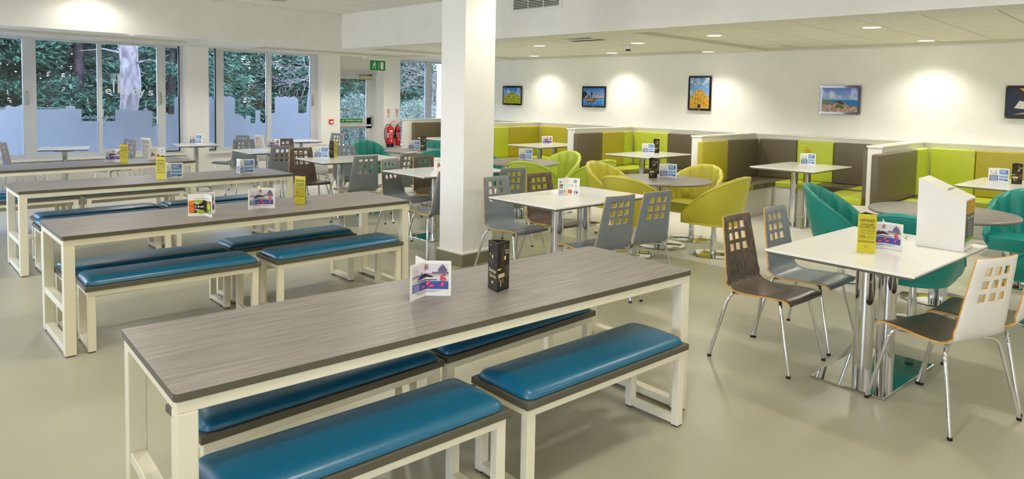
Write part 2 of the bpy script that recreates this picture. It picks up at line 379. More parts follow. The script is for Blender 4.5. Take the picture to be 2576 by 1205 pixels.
# door
YD=YW+.3
d=bpy.data.objects.new('door_1',None); COL.objects.link(d); d['kind']='structure'; d.location=(0,0,0)
dx0,dx1=XD0+.02,XD2-.06
mb=MB(); mb.box(XD0,XD0+.05,YD,YD+.08,0,2.12,FRM); mb.box(XD2-.1,XD2,YD,YD+.08,0,2.12,FRM); mb.box(XD0,XD2,YD-.02,YD+.08,2.08,2.15,FRM); mb.build('door_frame',parent=d)
mb=MB(); a,b=XD0+.05,XD2-.1
for q in ((a,b,0,.22),(a,b,.90,1.13),(a,b,1.97,2.08)): mb.box(q[0],q[1],YD+.01,YD+.06,q[2],q[3],FRM)
mb.box(a,a+.1,YD+.01,YD+.06,0,2.08,FRM); mb.box(b-.13,b,YD+.01,YD+.06,0,2.08,FRM); mb.build('door_leaf',parent=d)
mb=MB(); mb.box(a+.1,b-.13,YD+.03,YD+.036,.22,.9,GLASS); mb.box(a+.1,b-.13,YD+.03,YD+.036,1.13,1.97,GLASS); mb.build('glass_pane',parent=d)
mb=MB(); mb.cyl((YD-.035,.965),.022,a+.05,b-.02,FRM,axis='x'); mb.box(a+.04,a+.09,YD-.06,YD+.01,.93,1.0,FRM); mb.box(b-.06,b+.0,YD-.06,YD+.01,.93,1.17,STEEL); mb.build('push_bar',parent=d,bevel=.004)
mb=MB(); mb.box(b-.33,b-.03,YD-.06,YD+.01,1.98,2.05,mat('beige_closer','#c6bd9b',.4)); mb.box(b-.4,b-.12,YD-.05,YD-.03,2.06,2.075,STEEL); mb.build('door_closer',parent=d,bevel=.005)
mb=MB(); mb.box(8.02,8.57,YD-.004,YD+.012,1.035,1.115,GREEN)
fit_text(mb,'Push bar to open',8.15,1.052,.39,.045,WHITES,lambda x,z:(x,YD-.006,z),offset=.012)
mb.mesh([(8.05,YD-.006,1.075),(8.075,YD-.006,1.05),(8.12,YD-.006,1.10),(8.112,YD-.006,1.106),(8.076,YD-.006,1.066),(8.057,YD-.006,1.082)],[(0,1,4,5),(1,2,3,4)],WHITES)
mb.build('door_sign',parent=d)
# ------------------------------------------------------------------ booth partitions and wall ledge
ZP=1.135
PF=[12.04,9.72,7.42,5.05,2.66,.33]      # near faces (towards the camera) of the partitions
PT=.16
XPF=[9.0,9.05,9.02,8.98,8.93,8.9]
mb=MB(); mb.box(XW-.16,XW,Y0,YW-.02,0,ZP-.02,WHITEP); mb.box(XW-.175,XW,Y0,YW-.02,ZP-.02,ZP,WHITEL); S(mb,'trim_5',bevel=.003)
pn=['next to the fire extinguishers','behind the square column','closest to the black framed picture of the castle lake','behind the pair of mustard tub chairs','right of the teal tub chair, behind the donation box','past the right edge of the picture']
for i,(y,xf) in enumerate(zip(PF,XPF)):
    t=thing('partition','low white booth partition '+pn[i],'partition',(xf,y,0),0,'low white partitions between the booths')
    mb=MB(); mb.box(0,XW-.16-xf,0,PT,0,ZP-.022,WHITEP); mb.build('panel',parent=t,bevel=.004)
    mb=MB(); mb.box(-.012,XW-.175-xf,-.012,PT+.012,ZP-.022,ZP,WHITEL); mb.build('capping',parent=t,bevel=.003)
XWB=XW-.16
def cushion(x0,x1,y0,y1,z0,z1,m,name,parent,b=.018,label=None):
    mb=MB(); mb.box(x0,x1,y0,y1,z0,z1,m); o=mb.build(name,parent=parent,bevel=b,bseg=4,label=label)
    for p in o.data.polygons: p.use_smooth=True
    return o
# near-face panel boundaries (photo columns) and wall boundaries per booth
def nx(u,y): return float(yy(u,330,y)[0])
def wy(u): return float(xx(u,345,XWB-.08)[1])
booths=[
 dict(p=0,side=[('brown',None,None)],wall=[('brown',1.2),('lime',.6)],seat=['brown','lime'],lab='booth seating in the far window corner, taupe backrest left of the column'),
 dict(p=1,side=[('lime',1237,1281),('olive',1281,1381)],wall=[('olive',1428),('brown',None)],seat=['lime','olive'],lab='booth seating just right of the column, lime and olive back panels'),
 dict(p=2,side=[('brown',1452,1517),('olive',1517,1572),('lime',1572,1615)],wall=[('lime',1680),('brown',None)],seat=['brown','olive','lime'],lab='booth seating with taupe, olive and lime panels behind mustard tub chairs'),
 dict(p=3,side=[('olive',1769,1834),('brown',1834,1924)],wall=[('brown',2006),('lime',2098),('brown',2194),('olive',None)],seat=['olive','brown','brown'],lab='booth seating with one lime wall panel between two taupe ones'),
 dict(p=4,side=[('brown',2215,2312),('lime',2312,2343)],wall=[('lime',2457),('olive',None)],seat=['brown','lime','brown'],lab='booth seating with lime corner at the right edge behind the donation box')]
for k,bd in enumerate(booths):
    y1=PF[bd['p']]-.014; y0=PF[bd['p']+1]+PT+.014; xf=XPF[bd['p']]+.1
    t=thing('booth_seating',bd['lab'],'booth seat',(0,0,0),0,'upholstered booth seating along the right wall')
    BT=.085; SD=.50; zs0,zs1=.38,.46
    xb=XWB; 
    # plinths
    mb=MB(); e=.03
    mb.box(xf,xb-.0,y1-BT-SD+e,y1-.0,0,zs0,WHITEP); mb.box(xb-BT-SD+e,xb,y0,y1-BT-SD+e,0,zs0,WHITEP); mb.box(xf,xb-BT-SD+e,y0,y0+BT+SD-e,0,zs0,WHITEP)
    mb.build('plinth',parent=t,bevel=.003)
    # back panels along far partition
    if bd['side'][0][1] is None: bounds=[(c,XPF[0]+.12,xb-BT) for c,_,_ in bd['side']]
    else:
        bounds=[]
        for j,(c,u0,u1) in enumerate(bd['side']):
            a=nx(u0,y1-BT) if j or k!=1 else XPF[1]+.12; b=nx(u1,y1-BT) if j<len(bd['side'])-1 else xb-BT
            bounds.append((c,a,b))
    for c,a,b in bounds: cushion(a+.003,b-.003,y1-BT,y1,zs1,ZP-.075,UPH[c],'back_panel',t,label='%s back panel'%{'brown':'taupe'}.get(c,c))
    # wall panels
    ys=y1-BT
    for j,(c,u) in enumerate(bd['wall']):
        ye=y0 if u is None else (ys-u if isinstance(u,float) else wy(u))
        if j==len(bd['wall'])-1: ye=y0+BT
        cushion(xb-BT,xb,ye+.003,ys-.003,zs1,ZP-.075,UPH[c],'back_panel',t,label='%s back panel'%{'brown':'taupe'}.get(c,c)); ys=ye
    # near-side run panels (backs towards the camera are hidden by the partition)
    xm=(xf+xb)/2
    cushion(xf,xm-.003,y0,y0+BT,zs1,ZP-.075,UPH['brown'],'back_panel',t); cushion(xm+.003,xb-BT,y0,y0+BT,zs1,ZP-.075,UPH['olive'],'back_panel',t)
    # seats
    sc=bd['seat']; n=len(sc); xs_=[xf+(xb-BT-SD-xf)*i/n for i in range(n+1)]
    for i,c in enumerate(sc): cushion(xs_[i]+.002,xs_[i+1]-.002,y1-BT-SD,y1-BT,zs0,zs1,UPH[c],'seat_cushion',t)
    ya,yb=y0+BT+SD,y1-BT-SD; order=['lime','brown'] if k!=3 else ['lime','brown']
    cushion(xb-BT-SD,xb-BT,y1-BT-SD,y1-BT,zs0,zs1,UPH['brown' if k==3 else 'lime'],'seat_cushion',t)
    ymid=(ya+yb)/2
    cushion(xb-BT-SD,xb-BT,ymid+.002,yb-.002,zs0,zs1,UPH['lime' if k!=2 else 'brown'],'seat_cushion',t)
    cushion(xb-BT-SD,xb-BT,ya+.002,ymid-.002,zs0,zs1,UPH['brown'],'seat_cushion',t)
    cushion(xb-BT-SD,xb-BT,y0+BT,ya,zs0,zs1,UPH['lime'],'seat_cushion',t)
    cushion(xm,xb-BT-SD,y0+BT,ya,zs0,zs1,UPH['brown' if k%2 else 'olive'],'seat_cushion',t); cushion(xf,xm-.002,y0+BT,ya,zs0,zs1,UPH['lime' if k%2 else 'brown'],'seat_cushion',t)
# ------------------------------------------------------------------ bench tables and benches
def slab(L_,W_,r,n=5):
    pts=[]
    for cx,cy,a0 in ((L_-r,r,-PI/2),(L_-r,W_-r,0),(r,W_-r,PI/2),(r,r,PI)):
        for i in range(n+1): a=a0+PI/2*i/n; pts.append((cx+r*math.cos(a),cy+r*math.sin(a)))
    return pts
LT,WT=2.523,.727
def make_bench_table():
    t=thing('canteen_table','','table',group='long grey bench tables')
    mb=MB(); mb.prism(slab(LT,WT,.018),.725,.75,TOPL,side=EDGE); mb.build('table_top',parent=t)
    lw,ld=.062,.062; i=.008
    for x in (i,LT-i-lw):
        for y in (i,WT-i-ld):
            mb=MB(); mb.box(x,x+lw,y,y+ld,.006,.685,CREAM); o=mb.build('leg',parent=t,bevel=.004)
            mb=MB(); mb.box(x+.004,x+lw-.004,y+.004,y+ld-.004,0,.006,BLACKP); mb.build('foot_pad',parent=o)
    mb=MB()
    for y in (i,WT-i-.04): mb.box(i,LT-i,y,y+.04,.685,.725,CREAM)
    for x in (i,LT-i-.06): mb.box(x+.001,x+.059,i+.04,WT-i-.04,.686,.724,CREAM)
    mb.build('top_frame',parent=t,bevel=.003)
    for x in (i+.005,LT-i-lw+.005):
        for z_ in (.012,.262):
            mb=MB(); mb.box(x,x+lw-.01,i+ld,WT-i-ld,z_,z_+.042,CREAM); mb.build('cross_bar',parent=t,bevel=.003)
    mb=MB(); mb.box(i+lw-.01,LT-i-lw+.01,WT/2-.02,WT/2+.02,.262,.305,CREAM); mb.build('stretcher',parent=t,bevel=.003)
    return t
TBL={'A':(.7343,2.0915,-.0936),'B':(1.0632,4.8394,-.043),'C':(1.2656,7.2056,-.0403),'D':(1.0094,9.1049,.0351)}
tl={'A':'long grey woodgrain bench table nearest the camera on cream frame','B':'long grey bench table second from the camera, with the any 3 fruit card on it','C':'long grey bench table third from the camera, yellow pillar card on it','D':'farthest long grey bench table, next to the window, cut by the left picture edge'}
for k,(x,y,r) in TBL.items(): instance('btable',make_bench_table,tl[k],(x,y,0),r,'long grey bench tables')
BL,BW=1.10,.365
def make_bench():
    t=thing('bench','','bench',group='petrol blue cushioned benches')
    L2,W2=BL,BW
    mb=MB(); mb.box(-L2/2,L2/2,-W2/2,W2/2,.39,.42,EDGE); mb.build('seat_board',parent=t,bevel=.003)
    # cushion: superellipse section, rounded corners
    nx_,ny_=40,18; V=[];Fc=[]
    a,b=L2/2-.012,W2/2-.012
    def hgt(u,v):
        dx=max(0,(abs(u)-(a-.05))/.05); dy=max(0,(abs(v)-(b-.05))/.05); d_=min(1,(dx**2.4+dy**2.4)**(1/2.4))
        return .424+.034*(1-d_**2.5)**.5+.012*(1-(v/b)**2)*(1-d_)
    us=[-a+2*a*(.5-.5*math.cos(PI*i/nx_)) for i in range(nx_+1)]; vs=[-b+2*b*(.5-.5*math.cos(PI*j/ny_)) for j in range(ny_+1)]
    def rc(u,v):
        r=.05; cu,cv=a-r,b-r
        if abs(u)>cu and abs(v)>cv:
            du,dv=abs(u)-cu,abs(v)-cv; m_=max(du,dv)/r; l_=math.hypot(du,dv)
            if l_>1e-9: k_=m_*r/l_; du,dv=du*k_,dv*k_
            return math.copysign(cu+du,u),math.copysign(cv+dv,v)
        return u,v
    for u in us:
        for v in vs:
            x_,y_=rc(u,v)
            dx=max(0,(abs(u)-(a-.05))/.05); dy=max(0,(abs(v)-(b-.05))/.05); d_=min(1,max(dx,dy))
            V.append((x_,y_,.424+.030*max(0,1-d_**3)**.5+.014*(1-(v/b)**2)*(1-d_)))
    for i in range(nx_):
        for j in range(ny_): q=i*(ny_+1)+j; Fc.append((q,q+ny_+1,q+ny_+2,q+1))
    mb=MB(); mb.mesh(V,Fc,TEALB,True)
    mb.box(-a+.012,a-.012,-b+.012,b-.012,.42,.425,TEALB); mb.build('cushion',parent=t)
    lw=.045; i=.015
    for x in (-L2/2+i,L2/2-i-lw):
        for y in (-W2/2+i,W2/2-i-.04):
            mb=MB(); mb.box(x,x+lw,y,y+.04,.006,.355,CREAM); o=mb.build('leg',parent=t,bevel=.003)
            mb=MB(); mb.box(x+.003,x+lw-.003,y+.003,y+.037,0,.006,BLACKP); mb.build('foot_pad',parent=o)
    mb=MB()
    for y in (-W2/2+i,W2/2-i-.03): mb.box(-L2/2+i,L2/2-i,y,y+.03,.355,.39,CREAM)
    for x in (-L2/2+i,L2/2-i-lw): mb.box(x+.001,x+lw-.001,-W2/2+i+.03,W2/2-i-.03,.356,.389,CREAM); mb.box(x+.002,x+lw-.002,-W2/2+i+.04,W2/2-i-.04,.012,.045,CREAM)
    mb.build('frame',parent=t,bevel=.002)
    return t
bt={'A':'nearest long table','B':'long table with the fruit card','C':'third long table','D':'farthest long table'}
benches=[('petrol blue cushioned bench in the foreground, front left, cut by the bottom edge',1.37,2.075,-4),
('petrol blue cushioned bench in the right foreground, fully lit',2.545,1.985,-4),
('petrol blue bench on the far left side under the nearest long table',1.50,2.62,-1),
('petrol blue bench on the far right side under the nearest long table',2.62,2.61,-1),
('petrol blue bench on the near left side of the long table with the fruit card',1.74,4.97,-4),
('petrol blue bench on the near right side of the long table with the fruit card',2.93,4.87,-2),
('petrol blue bench on the far left side of the long table with the fruit card',1.71,5.375,-3),
('petrol blue bench on the far right side of the long table with the fruit card',2.83,5.44-.02,-2),
('petrol blue bench on the near left side of the third long table, mostly hidden',1.97,7.345,-2),
('petrol blue bench on the near right side of the third long table',3.10,7.32,-2),
('dark petrol bench on the far left side of the third long table',2.03,7.745,-1),
('dark petrol bench on the far right side of the third long table',3.16,7.725,-1),
('petrol blue bench on the near left side of the farthest long table',1.64,9.27,0),
('petrol blue bench on the near right side of the farthest long table',2.80,9.275,0),
('petrol blue bench on the far left side of the farthest long table',1.60,9.66,0),
('petrol blue bench on the far right side of the farthest long table',2.76,9.67,0)]
for l_,x,y,r in benches: instance('bench',make_bench,l_,(x,y,0),math.radians(r),'petrol blue cushioned benches')
# ------------------------------------------------------------------ white pedestal tables
def ped_table(w,d,h,pl,pd,cols,r,name='cafe_table'):
    def mk():
        t=thing(name,'','table')
        mb=MB(); mb.box(-w/2,w/2,-d/2,d/2,h-.012,h,WHITEL); 
        v=[(-w/2,-d/2,h-.012),(w/2,-d/2,h-.012),(w/2,d/2,h-.012),(-w/2,d/2,h-.012)]; e=.022
        v+=[(-w/2+e,-d/2+e,h-.03),(w/2-e,-d/2+e,h-.03),(w/2-e,d/2-e,h-.03),(-w/2+e,d/2-e,h-.03)]
        mb.mesh(v,[(0,4,5,1),(1,5,6,2),(2,6,7,3),(3,7,4,0),(4,7,6,5)],GEDGE); mb.build('table_top',parent=t,bevel=.002)
        for x in cols:
            mb=MB(); mb.cyl((x,0),r,.014,h-.045,CHROME,n=32); mb.build('pedestal',parent=t)
        mb=MB(); mb.box(-pl/2,pl/2,-pd/2,pd/2,.002,.014,CHROME); mb.build('base_plate',parent=t,bevel=.003)
        mb=MB()
        for x in cols: mb.box(x-.12,x+.12,-.16,.16,h-.045,h-.03,BLACKP)
        mb.build('top_bracket',parent=t)
        return t
    return mk
CT=ped_table(1.235,.81,.77,.79,.42,(-.17,.17),.054)
ST=ped_table(.64,.62,.77,.42,.42,(0,),.036,'square_table')
GT='white pedestal tables'
R_=math.radians
for l_,x,y,r in [
 ('white pedestal table in the right foreground with the white donation box on it',4.545,1.345,-4),
 ('white pedestal table right of the column with the £2.80 meal card on it',4.755,3.94,-2.5),
 ('white pedestal table just behind the left side of the column',5.26,6.25,-2.5),
 ('white pedestal table carrying a half black half yellow pillar card',5.20,8.18,-4),
 ('white pedestal table behind the brown chair, with a single gondola card on it',5.10,10.0,-5)]:
    instance('CT',CT,l_,(x,y,0),R_(r),GT)
for l_,x,y,r in [
 ('small square white table at the far left by the frosted window, nothing on it',2.70,12.0,-17),
 ('small square white table against the pier between the two windows, blue menu card on it',4.53,11.8,-12),
 ('small square white table under the right half of the second window',6.45,11.86,-12)]:
    instance('ST',ST,l_,(x,y,0),R_(r),'small square white tables by the window')
BTm=ped_table(1.2,.86,.775,.78,.42,(-.2,.2),.047)
for l_,x,y in [
 ('white booth table farthest along the right wall, gondola card on it',9.60,8.55),
 ('white booth table between taupe, olive and lime panels, black pillar card on it',9.42,6.20),
 ('white booth table in the booth with one lime wall panel',9.42,3.80),
 ('white booth table at the right edge behind the donation box, black pillar card on it',9.35,1.42),
 ('white booth table in the far corner, only its edge showing left of the column',9.4,10.95)]:
    instance('BT',BTm,l_,(x,y,0),R_(-2),'white booth tables')
# round tables
def mk_round():
    t=thing('round_table','','table')
    mb=MB(); mb.lathe([(0,.75),(.535,.75),(.548,.747),(.552,.738)],RNDT,n=64); mb.lathe([(.552,.738),(.548,.727),(.50,.722),(0,.722)],GEDGE,n=64); mb.build('table_top',parent=t)
    mb=MB()
    for dx,dy in ((.035,.035),(-.035,.035),(.035,-.035),(-.035,-.035)): mb.cyl((dx,dy),.028,.014,.715,CHROME,n=20)
    mb.build('pedestal',parent=t)
    mb=MB(); mb.lathe([(0,.016),(.05,.016),(.27,.012),(.295,.006),(.297,.002),(0,.002)],CHROME,n=64); mb.build('base_disc',parent=t)
    mb=MB(); mb.cyl((0,0),.16,.715,.722,BLACKP); mb.build('top_bracket',parent=t)
    return t
RT=[(6.757,4.274,'grey round table ringed by mustard tub chairs'),(6.94,6.68,'grey round table ringed by lime tub chairs right of the column'),(6.66,1.50,'grey round table ringed by teal tub chairs behind the donation box'),(6.98,9.0,'grey round table in front of the fire extinguishers')]
for x,y,l_ in RT: instance('round',mk_round,l_,(x,y,0),0,'grey round tables')
# ------------------------------------------------------------------ tub chairs
def mk_tub(colour):
    def mk():
        m=TUB[colour]; t=thing('tub_chair','','chair')
        NT,NZ=145,10
        def plan(s):  # s in 0..1 around the U, back at .5 (-y)
            Ls=.24; R=.272; La=PI*R; tot=2*Ls+La; d_=s*tot
            if d_<Ls: return (R,.22-d_),(1,0)
            if d_<Ls+La:
                a=(d_-Ls)/R; return (R*math.cos(a),-.02-R*math.sin(a)),(math.cos(a),-math.sin(a))
            return (-R,-.02+(d_-Ls-La)),(-1,0)
        def top(y): q=min(1,max(0,(.22-y)/.53)); return .455+.425*(q**.85)
        zb=.335
        V=[];Fc=[]
        def outer(s,w):
            (x,y),(nx_,ny_)=plan(s); zt=top(y); z=zb+(zt-zb)*w
            fl=.065*((z-zb)/.5)-.05*(1-w)**3; return (x+nx_*fl,y+ny_*fl,z),(nx_,ny_),zt
        for i in range(NT):
            s=i/(NT-1)
            for j in range(NZ+1):
                p,_,_=outer(s,j/NZ); V.append(p)
            # rim + inner
            p,(nx_,ny_),zt=outer(s,1); th=.052
            flute=.03*(abs(math.sin(PI*s*11))**.8)
            for j in range(NZ+1):
                w=1-j/NZ*.999; (x,y),_=plan(s); z=.41+(zt+.004-.41)*w
                (ox,oy,_),_,_=outer(s,max(0,(z-zb)/(zt-zb)))
                ti=.026+flute*min(1,.25+(1-w)*5)
                V.append((ox-nx_*ti,oy-ny_*ti,z-.006*(w==1)))
        n2=2*(NZ+1)
        for i in range(NT-1):
            for j in range(n2-1): q=i*n2+j; Fc.append((q,q+n2,q+n2+1,q+1))
        mb=MB(); mb.mesh(V,Fc,m,True)
        for i in (0,NT-1):
            f_=[(i*n2+j) for j in range(n2)]; b=V
            for j in range(NZ): mb.mesh([V[i*n2+j],V[i*n2+j+1],V[i*n2+n2-2-j],V[i*n2+n2-1-j]],[(0,1,2,3) if i else (3,2,1,0)],m)
        # bottom pan
        ring=[V[i*n2] for i in range(NT)]; mb.mesh(ring+[(0,0,zb-.005)],[(k,k+1,NT) for k in range(NT-1)]+[(NT-1,0,NT)],m)
        mb.build('shell',parent=t)
        # piping
        pts=[]
        for i in range(NT):
            p,(nx_,ny_),_=outer(i/(NT-1),.955); pts.append((p[0]+nx_*.001,p[1]+ny_*.001,p[2]))
        mb=MB(); mb.tube(pts,.006,m,n=8); mb.build('piping',parent=t)
        # seat
        out=[]
        for i in range(25):
            (x,y),_=plan(i/24); out.append((x*.87,y*.87 if y<0 else y))
        out=[(.235,.27)]+out+[(-.235,.27)]
        out=out[::-1]
        # clean CCW
        mb=MB(); mb.prism(out[::-1][::-1],.335,.448,m); o=mb.build('seat_cushion',parent=t,bevel=.015,bseg=3)
        for p in o.data.polygons: p.use_smooth=len(p.vertices)<5
        mb=MB(); mb.cyl((0,0),.032,.012,.20,CHROME,n=28); mb.cyl((0,0),.026,.20,.318,CHROME,n=28); mb.cyl((0,0),.03,.318,.332,BLACKP); mb.build('pedestal',parent=t)
        mb=MB(); mb.lathe([(0,.014),(.04,.014),(.225,.010),(.248,.005),(.25,.001),(0,.001)],CHROME,n=56); mb.build('base_disc',parent=t)
        return t
    return mk
def tub(c,x,y,face,l_,g): instance('tub'+c,mk_tub(c),l_,(x,y,0),R_(face-90),g)
# facing directions in degrees (0 = towards the picture wall)
g='mustard tub chairs round the grey table'
tub('olive',6.77,3.63,88,'mustard tub chair nearest right of the round table, side on to the camera',g)
tub('olive',7.354,4.232,180,'mustard tub chair behind the round table, fluted inside facing the camera',g)
tub('olive',6.11,4.20,4,'mustard tub chair with its back to the camera, behind two grey chair backs',g)
tub('olive',6.88,5.02,272,'mustard tub chair left of the round table, touching the lime one',g)
g='lime tub chairs round the grey table'
tub('lime',7.25,5.70,80,'lime tub chair seen from the side behind the £2.80 card',g)
tub('lime',7.58,6.56,182,'lime tub chair facing the camera with fluted inside, right of the grey round table',g)
tub('lime',6.46,5.98,20,'lime tub chair with rounded back to the camera beside the column',g)
tub('teal',7.0,7.42,268,'teal tub chair partly hidden by the column beside the lime chairs','teal tub chairs at the back')
g='teal tub chairs in front of the right booths'
tub('teal',5.76,1.46,2,'teal tub chair back between donation box and yellow pillar card',g)
tub('teal',6.80,2.33,278,'teal tub chair behind the corner of the white foreground table, fluted inside visible',g)
tub('teal',7.80,1.08,178,'teal tub chair at the right edge facing the camera, seat front visible',g)
tub('teal',6.49,.69,75,'teal tub chair at the right edge, back to the camera, behind the white chair back',g)
g='teal tub chairs at the back'
tub('teal',6.72,9.93,268,'teal tub chair left of the fire extinguishers, seen side on',g)
tub('teal',7.42,9.24,212,'teal tub chair facing the camera beyond the round table left of the column',g)
tub('teal',6.62,8.12,62,'teal tub chair with its back to the camera just left of the column',g)
# ------------------------------------------------------------------ plywood chairs
def mk_chair(front,back):
    def mk():
        t=thing('plywood_chair','','chair')
        prof=[(.235,.425),(.228,.437),(.21,.447),(.18,.452),(.10,.450),(0,.442),(-.08,.438),(-.13,.441),(-.165,.452),(-.192,.475),(-.208,.505),(-.218,.54),(-.226,.59),
              (-.237,.660),(-.241,.682),(-.244,.704),(-.249,.729),(-.253,.751),(-.256,.773),(-.261,.798),(-.265,.820),(-.268,.842),(-.276,.889)]
        def width(i):
            y,z=prof[i]
            if z<.46 and y>-.16: return .205 if y>0 else .205
            q=(z-.45)/(.885-.45); return .205-.045*max(0,min(1,q))
        tx=[-1,-.82,-.50,-.41,-.22,-.11,.11,.22,.41,.50,.82,1]
        tx=[-1,-.78,-.56,-.30,-.128,.128,.30,.56,.78,1]
        holes_t=[(2,3),(4,5),(6,7)]
        hz=[(13,14),(16-0,17-0),(19,20)]
        # rows: profile indices with hole between idx a and a+1
        rows=[]
        for k in range(len(prof)): rows.append(k)
        prof2=prof
        V=[]
        for i,(y,z) in enumerate(prof2):
            w=width(i)
            for q in tx:
                bow=.018*(q*q) if z>.5 else .006*q*q
                xx_=q*w
                yy_=y+(bow if z>.5 else 0); zz_=z+(0 if z>.5 else -.006*(1-q*q))
                if i==0: zz_-=.004*abs(q)**4
                V.append((xx_,yy_,zz_))
        n=len(tx); Fc=[]
        hole_rows={13,15,17}
        hr=[13,16,19]
        for i in range(len(prof2)-1):
            for j in range(n-1):
                ishole=(i in (13,15,17,19) and False)
                z0,z1=prof2[i][1],prof2[i+1][1]; zc=(z0+z1)/2
                inrow=any(a<zc<b for a,b in ((.642,.70),(.725,.785),(.785,.70)))
                hrow=i in (13,14,16,17,19,20)
                if hrow and j in (2,4,6): continue
                Fc.append((i*n+j,(i+1)*n+j,(i+1)*n+j+1,i*n+j+1))
        mb=MB(); mb.mesh(V,Fc,front,True); mb.mid(front); 
        for m_ in (back,PLY):
            mb.mats.append(m_)
        o=mb.build('seat_shell',parent=t)
        s=o.modifiers.new('solid','SOLIDIFY'); s.thickness=.011; s.offset=-1; s.material_offset=1; s.material_offset_rim=2; s.use_even_offset=True
        b=o.modifiers.new('bevel','BEVEL'); b.width=.0012; b.segments=1; b.limit_method='ANGLE'; b.angle_limit=R_(60)
        for sx in (-1,1):
            for fr in (1,-1):
                if fr==1: foot=(sx*.228,.25,.012); kx,ky=sx*.178,.155
                else: foot=(sx*.278,-.255,.012); kx,ky=sx*.215,-.165
                P=[(sx*.10,ky*.55,.418),(kx*.8,ky*.9,.418)]
                top_=Vector((kx,ky,.418)); ft=Vector(foot); dr=(ft-top_).normalized(); a0=Vector(P[1]); 
                for q in range(1,7):
                    w=q/6; b0=a0.lerp(top_,w); b1=top_.lerp(top_+dr*.07,w); P.append(tuple(b0.lerp(b1,w)))
                P.append(tuple(ft))
                mb=MB(); mb.tube(P,.0105,CHROME,n=12); lg_=mb.build('leg',parent=t)
                mb=MB(); mb.cyl((foot[0],foot[1]),.0125,0,.016,BLACKP,n=14); mb.build('foot_cap',parent=lg_)
        mb=MB(); mb.tube([(-.1,-.09,.418),(-.1,.085,.418)],.0105,CHROME); mb.tube([(.1,-.09,.418),(.1,.085,.418)],.0105,CHROME)
        mb.box(-.11,.11,-.02,.02,.41,.426,BLACKP); mb.build('under_frame',parent=t)
        return t
    return mk
CH={'grey':(GREYC,GREYC),'brown':(DARKW,DARKW),'white':(DARKW,WHITEC),'pale':(WHITEC,WHITEC)}
def chair(kind,x,y,rot,l_,g): instance('ch'+kind,mk_chair(*CH[kind]),l_,(x,y,0),R_(rot),g)
gc='plywood cafe chairs with nine square holes'
for a in [
 ('brown',4.30,1.895,176,'dark woodgrain plywood chair in the right foreground'),
 ('grey',4.86,1.88,178,'grey plywood chair behind the dark one, tucked under the white foreground table corner'),
 ('white',4.24,.93,-21,'white backed plywood chair with brown seat at the right, nearest the camera'),
 ('white',4.76,.84,-3,'white backed plywood chair cut by the right picture edge'),
 ('grey',4.49,3.45,-8,'left of two grey chairs with backs to the camera at the £2.80 card table'),
 ('grey',4.95,3.40,-10,'right of two grey chairs with backs to the camera at the £2.80 card table'),
 ('grey',4.57,4.45,180,'grey plywood chair beside the column, facing the £2.80 card table'),
 ('brown',5.10,4.41,174,'brown woodgrain chair behind the £2.80 card table'),
 ('grey',5.35,5.46,-10,'grey chair with back to the camera, between column and lime tub chair'),
 ('grey',4.58,5.60,-5,'grey chair mostly hidden by the column, only its seat front showing'),
 ('grey',4.90,6.53,195,'grey chair left of the column, front to the camera, table corner across its back'),
 ('brown',5.44,6.66,178,'brown woodgrain chair just left of the column behind the white table'),
 ('grey',4.89,7.58,-7,'large grey chair back in front of the half black half yellow pillar card'),
 ('grey',5.48,7.60,12,'grey chair with back to the camera half hidden behind another, left of the column'),
 ('brown',4.80,8.60,176,'brown woodgrain chair behind the blue menu card, seat to the right'),
 ('grey',5.47,8.60,172,'grey chair beyond the black and yellow pillar card'),
 ('grey',4.78,9.54,-5,'grey chair with dark holes just right of the far bench table end'),
 ('pale',5.36,9.56,-11,'pale cream chair back behind the brown chair and blue menu card'),
 ('grey',4.88,10.66,168,'grey chair behind the gondola card table, left one'),
 ('brown',5.50,10.50,172,'brown woodgrain chair top behind the table, under the small window table'),
 ('grey',5.13,11.84,108,'blue-lit grey chair at the window beside the small table by the pier'),
 ('pale',5.93,11.93,273,'white chair with back to the camera left of the table under the second window'),
 ('grey',6.93,11.75,102,'blue-lit grey chair left of the emergency door behind the pillar card'),
 ('grey',3.30,11.78,105,'pale chair back behind the yellow pillar card on the farthest bench table'),
 ('pale',4.07,12.0,278,'white chair behind the salad card, in front of the frosted window'),
 ('grey',2.2,11.98,275,'grey chair at the far left picture edge in front of the window')]:
    chair(*a[:4],a[4],gc)
# ------------------------------------------------------------------ table cards and pillars
INKB='#2b4fa0'; 
def clip(poly,keep_left):
    out=[]
    for i in range(len(poly)):
        a,b=poly[i],poly[(i+1)%len(poly)]
        ia=(a[0]<=.5) if keep_left else (a[0]>=.5); ib=(b[0]<=.5) if keep_left else (b[0]>=.5)
        if ia: out.append(a)
        if ia!=ib: t=(.5-a[0])/(b[0]-a[0]); out.append((.5,a[1]+t*(b[1]-a[1])))
    return out
def rect(u0,v0,u1,v1): return [(u0,v0),(u1,v0),(u1,v1),(u0,v1)]
def circ(cu,cv,r,n=14,asp=.75): return [(cu+r*asp*math.cos(2*PI*i/n),cv+r*math.sin(2*PI*i/n)) for i in range(n)]
def tagp(cu,cv,a,l=.16,h=.085):
    c,s=math.cos(a),math.sin(a); P=[(-l/2,-h/2),(l/2-.03,-h/2),(l/2,0),(l/2-.03,h/2),(-l/2,h/2)]
    return [(cu+(c*x-s*y)*.75,cv+s*x+c*y) for x,y in P]
